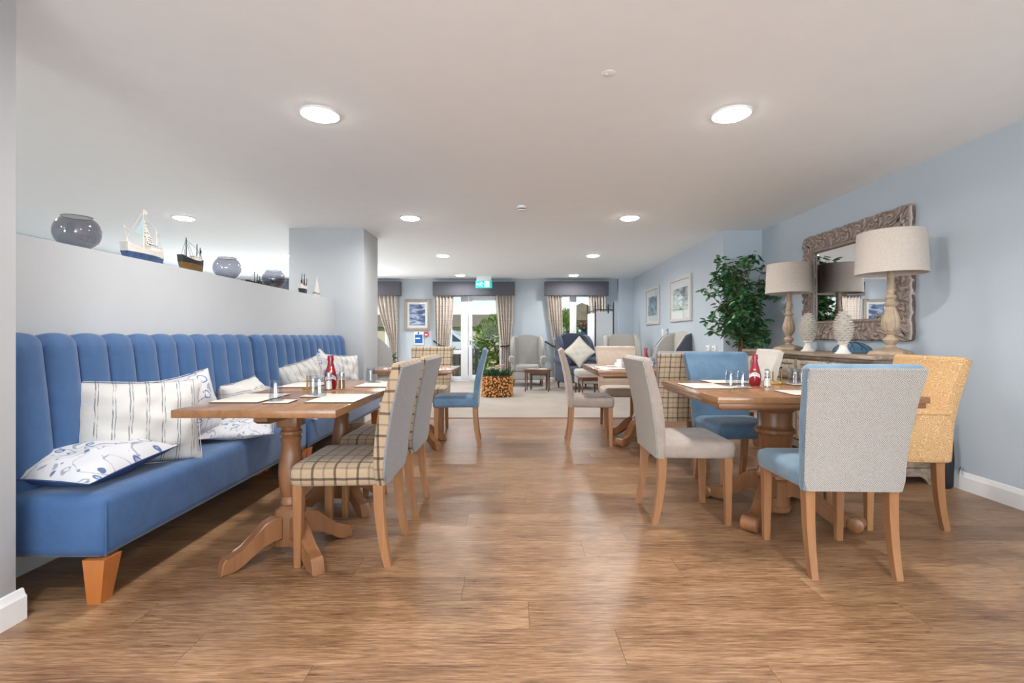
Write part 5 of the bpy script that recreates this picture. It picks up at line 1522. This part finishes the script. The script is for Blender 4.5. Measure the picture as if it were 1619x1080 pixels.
# black bag by the sideboard end
t = thing('black_bag', 'black bag hanging at the wall end of the sideboard', 'bag', (3.135, 3.51, 0))
bm = B(); rings(bm, [[Vector((a, b, z)) for a, b in rrect(hx, hy, .02, 3)] for hx, hy, z in ((.03, .02, .0), (.042, .03, .02), (.045, .035, .2), (.042, .03, .34), (.03, .02, .42))]); obj('body', bm, M['bag'], t)
bm = B(); tube(bm, [(-.04, 0, .4), (-.05, 0, .5), (0, 0, .55), (.05, 0, .5), (.04, 0, .4)], .006, 6); obj('strap', bm, M['bag'], t)
bm = B(); bx(bm, -.012, .012, -.046, -.040, .12, .17, .002, mat=trans(.03, 0, 0, 0, .3)); obj('tag', bm, M['chrome'], t)

# ================================================================== SHELF OF THE HALF-HEIGHT WALL
SH = 1.574; BX = -2.385
def fishbowl(label, y, r=.105, h=.188):
    t = thing('glass_bowl', label, 'bowl', (BX + .005, y, SH), 0, 'smoked glass bowls on the half-height wall')
    pr = [(0, .0), (.045, .0)]
    for i in range(1, 13):
        a = -PI / 2 + .38 + (PI - .38 - .62) * i / 12
        pr.append((r * math.cos(a) ** .8 if math.cos(a) > 0 else 0, h / 2 + h / 2 * math.sin(a)))
    top = pr[-1]
    pr += [(top[0] + .002, top[1] + .006), (top[0] - .002, top[1] + .006)]
    bm = B(); lathe(bm, pr, 40)
    bmesh.ops.delete(bm, geom=[f for f in bm.faces if len(f.verts) > 4 and f.calc_center_median().z > .1], context='FACES')
    obj('glass', bm, M['smoke'], t, 60)
    bm = B(); tube(bm, [((top[0]) * math.cos(a), (top[0]) * math.sin(a), top[1] + .006) for a in [2 * PI * i / 32 for i in range(33)]], .0025, 6); obj('rim', bm, M['smoke'], t)
fishbowl('nearest and largest-looking smoked glass bowl on the half wall', 2.64)
fishbowl('middle smoked glass bowl between two model boats', 4.02)
fishbowl('farthest smoked glass bowl next to the white column', 4.80, .108)
def boat(label, y, L, hullh, wd, mats, masts, sails=(), lines=(), cabin=None, group='model boats on the half-height wall', stand_=False):
    """hull runs along Y; masts = [(pos, height, rake)]"""
    t = thing('model_boat', label, 'model boat', (BX + .03, y, SH), 0, group)
    base = 0.012 if stand_ else 0.0
    def hull(z0, z1, f0, f1, m, nm):
        bm = B(); rs = []
        n = 12
        for i in range(n + 1):
            s = i / n; yy = -L / 2 + L * s
            wb = max(.08, math.sin(PI * min(1, .12 + s * .95)) ** .6) * wd / 2
            if s > .85: wb *= max(.15, 1 - (s - .85) * 5)
            sheer = (.35 * abs(2 * s - 1) ** 2.2) * hullh * (1 if z1 >= hullh * .99 else 0)
            q = []
            for side in (-1, 1):
                pass
            w0, w1 = wb * f0, wb * f1
            rs.append([Vector((-w0, yy * (.86 + .14 * f0), base + z0)), Vector((w0, yy * (.86 + .14 * f0), base + z0)), Vector((w1, yy * (.86 + .14 * f1), base + z1 + sheer)), Vector((-w1, yy * (.86 + .14 * f1), base + z1 + sheer))])
        rings(bm, rs); return obj(nm, bm, m, t)
    hull(0, hullh * .62, .45, .85, mats[0], 'hull')
    hull(hullh * .62, hullh, .85, 1.0, mats[1], 'bulwark')
    if cabin:
        cy0, cy1, ch = cabin
        bm = B(); bx(bm, -wd * .25, wd * .25, cy0, cy1, base + hullh, base + hullh + ch, .003); bx(bm, -wd * .3, wd * .3, cy0 - .006, cy1 + .006, base + hullh + ch, base + hullh + ch + .006, .001); obj('cabin', bm, mats[2], t)
    for (p, h_, rk) in masts:
        bm = B(); tube(bm, [(0, p, base + hullh * .8), (0, p + rk, base + h_)], [.0042, .003], 7); obj('mast', bm, mats[3], t)
    for tri, m in sails:
        bm = B(); prism(bm, tri, -.0012, .0012, 'yz'); obj('sail', bm, m, t)
    if lines:
        bm = B()
        for a, b in lines: tube(bm, [(0, a[0], a[1]), (0, b[0], b[1])], .0011, 4)
        obj('rigging', bm, mats[3], t)
    if stand_:
        bm = B(); bx(bm, -wd * .3, wd * .3, -L * .25, L * .25, 0, .006, .001); bx(bm, -.004, .004, -L * .2, -L * .16, .006, base + .004); bx(bm, -.004, .004, L * .16, L * .2, .006, base + .004); obj('display_stand', bm, mats[1], t)
    return t
wm_ = plain('boat_white', rgb(226, 220, 212), .6, .08, 40); bm_ = plain('boat_blue', rgb(62, 88, 128), .6, .3, 40); gold = plain('boat_ochre', rgb(116, 88, 40), .6, .2, 40)
dk = plain('boat_black', rgb(36, 34, 36), .5, .2, 40); lb_ = plain('sail_pale_blue', rgb(184, 206, 214), .8, .03)
kk = NT('dotted_net'); vn = kk.voro(kk.tc(), 75.0, rnd=.6)
kk.set(color=kk.mix(kk.rng(vn.outputs['Distance'], .28, .34), rgb(30, 30, 32), rgb(226, 222, 216)), rough=.8)
tt = boat('blue and white sailing boat model with spotted net sail', 3.09, .34, .075, .10, (bm_, wm_, wm_, wm_), [(-.01, .335, 0), (.1, .225, 0), (-.125, .2, -.04)],
     sails=[([(-.085, .175), (-.018, .155), (-.018, .27)], lb_), ([(-.002, .115), (.09, .088), (-.002, .275)], kk.mat), ([(.103, .223), (.135, .2), (.103, .195)], lb_), ([(-.007, .334), (.02, .328), (.018, .305), (-.007, .308)], wm_)],
     lines=[((-.01, .33), (-.16, .1)), ((-.01, .3), (.1, .225)), ((.1, .22), (.16, .09)), ((-.035, .155), (-.035, .08)), ((.11, .2), (.15, .085)), ((-.16, .19), (-.09, .17))], cabin=(.02, .11, .03))
bm = B(); tube(bm, [(0, .03, .122), (0, .115, .118)], .004, 6); obj('boom', bm, dk, tt)
boat('black and ochre fishing trawler model beside the blue boat', 3.545, .26, .07, .08, (gold, dk, wm_, dk), [(-.065, .225, 0), (.05, .2, .005), (.09, .18, 0)],
     sails=[([(.085, .15), (.105, .15), (.105, .175), (.085, .175)], dk)],
     lines=[((-.065, .225), (-.13, .08)), ((-.065, .215), (.0, .08)), ((-.04, .2), (.03, .09)), ((-.065, .22), (.05, .18)), ((.09, .18), (.125, .07)), ((-.085, .15), (-.085, .07)), ((.05, .19), (.125, .08)), ((.03, .1), (.07, .16))], cabin=(.0, .08, .03), stand_=True)
boat('low dark rowing boat model with thin masts between the bowls', 4.42, .30, .02, .05, (dk, dk, dk, dk), [(-.02, .115, 0), (.02, .1, .01), (.07, .085, 0)],
     lines=[((-.02, .11), (-.12, .02)), ((-.02, .11), (.07, .08)), ((.02, .1), (.1, .02)), ((-.05, .085), (.01, .085)), ((.05, .05), (.09, .05))], cabin=(.04, .1, .016))
boat('black masted galleon model standing before the white column', 5.42, .20, .075, .07, (dk, wm_, dk, dk), [(-.03, .215, -.01), (.03, .22, 0), (.075, .17, .02)],
     sails=[([(-.06, .1), (-.02, .09), (-.025, .16), (-.055, .155)], dk), ([(.0, .09), (.04, .09), (.035, .165), (.005, .17)], dk), ([(.05, .09), (.095, .085), (.08, .15)], M['charcoal'])],
     lines=[((-.03, .21), (-.09, .09)), ((.03, .22), (-.03, .2)), ((.075, .19), (.1, .08))], stand_=True)
boat('faint white yacht model at the far end of the half wall', 5.80, .19, .03, .05, (wm_, M['grey_linen'], wm_, wm_), [(0, .25, 0)],
     sails=[([(-.075, .05), (-.008, .045), (-.008, .235)], wm_), ([(.008, .045), (.07, .05), (.008, .2)], wm_)], lines=[((0, .25), (-.09, .03)), ((0, .25), (.09, .03))], stand_=True)
t = thing('wooden_block', 'small dark block ornament left of the farthest bowl', 'ornament', (BX + .06, 4.625, SH))
bm = B(); bx(bm, -.02, .02, -.05, .04, 0, .022, .003); obj('block', bm, dk, t)
bm = B(); bx(bm, -.012, .012, -.035, .025, .022, .027, .001); obj('plaque', bm, M['iron'], t)
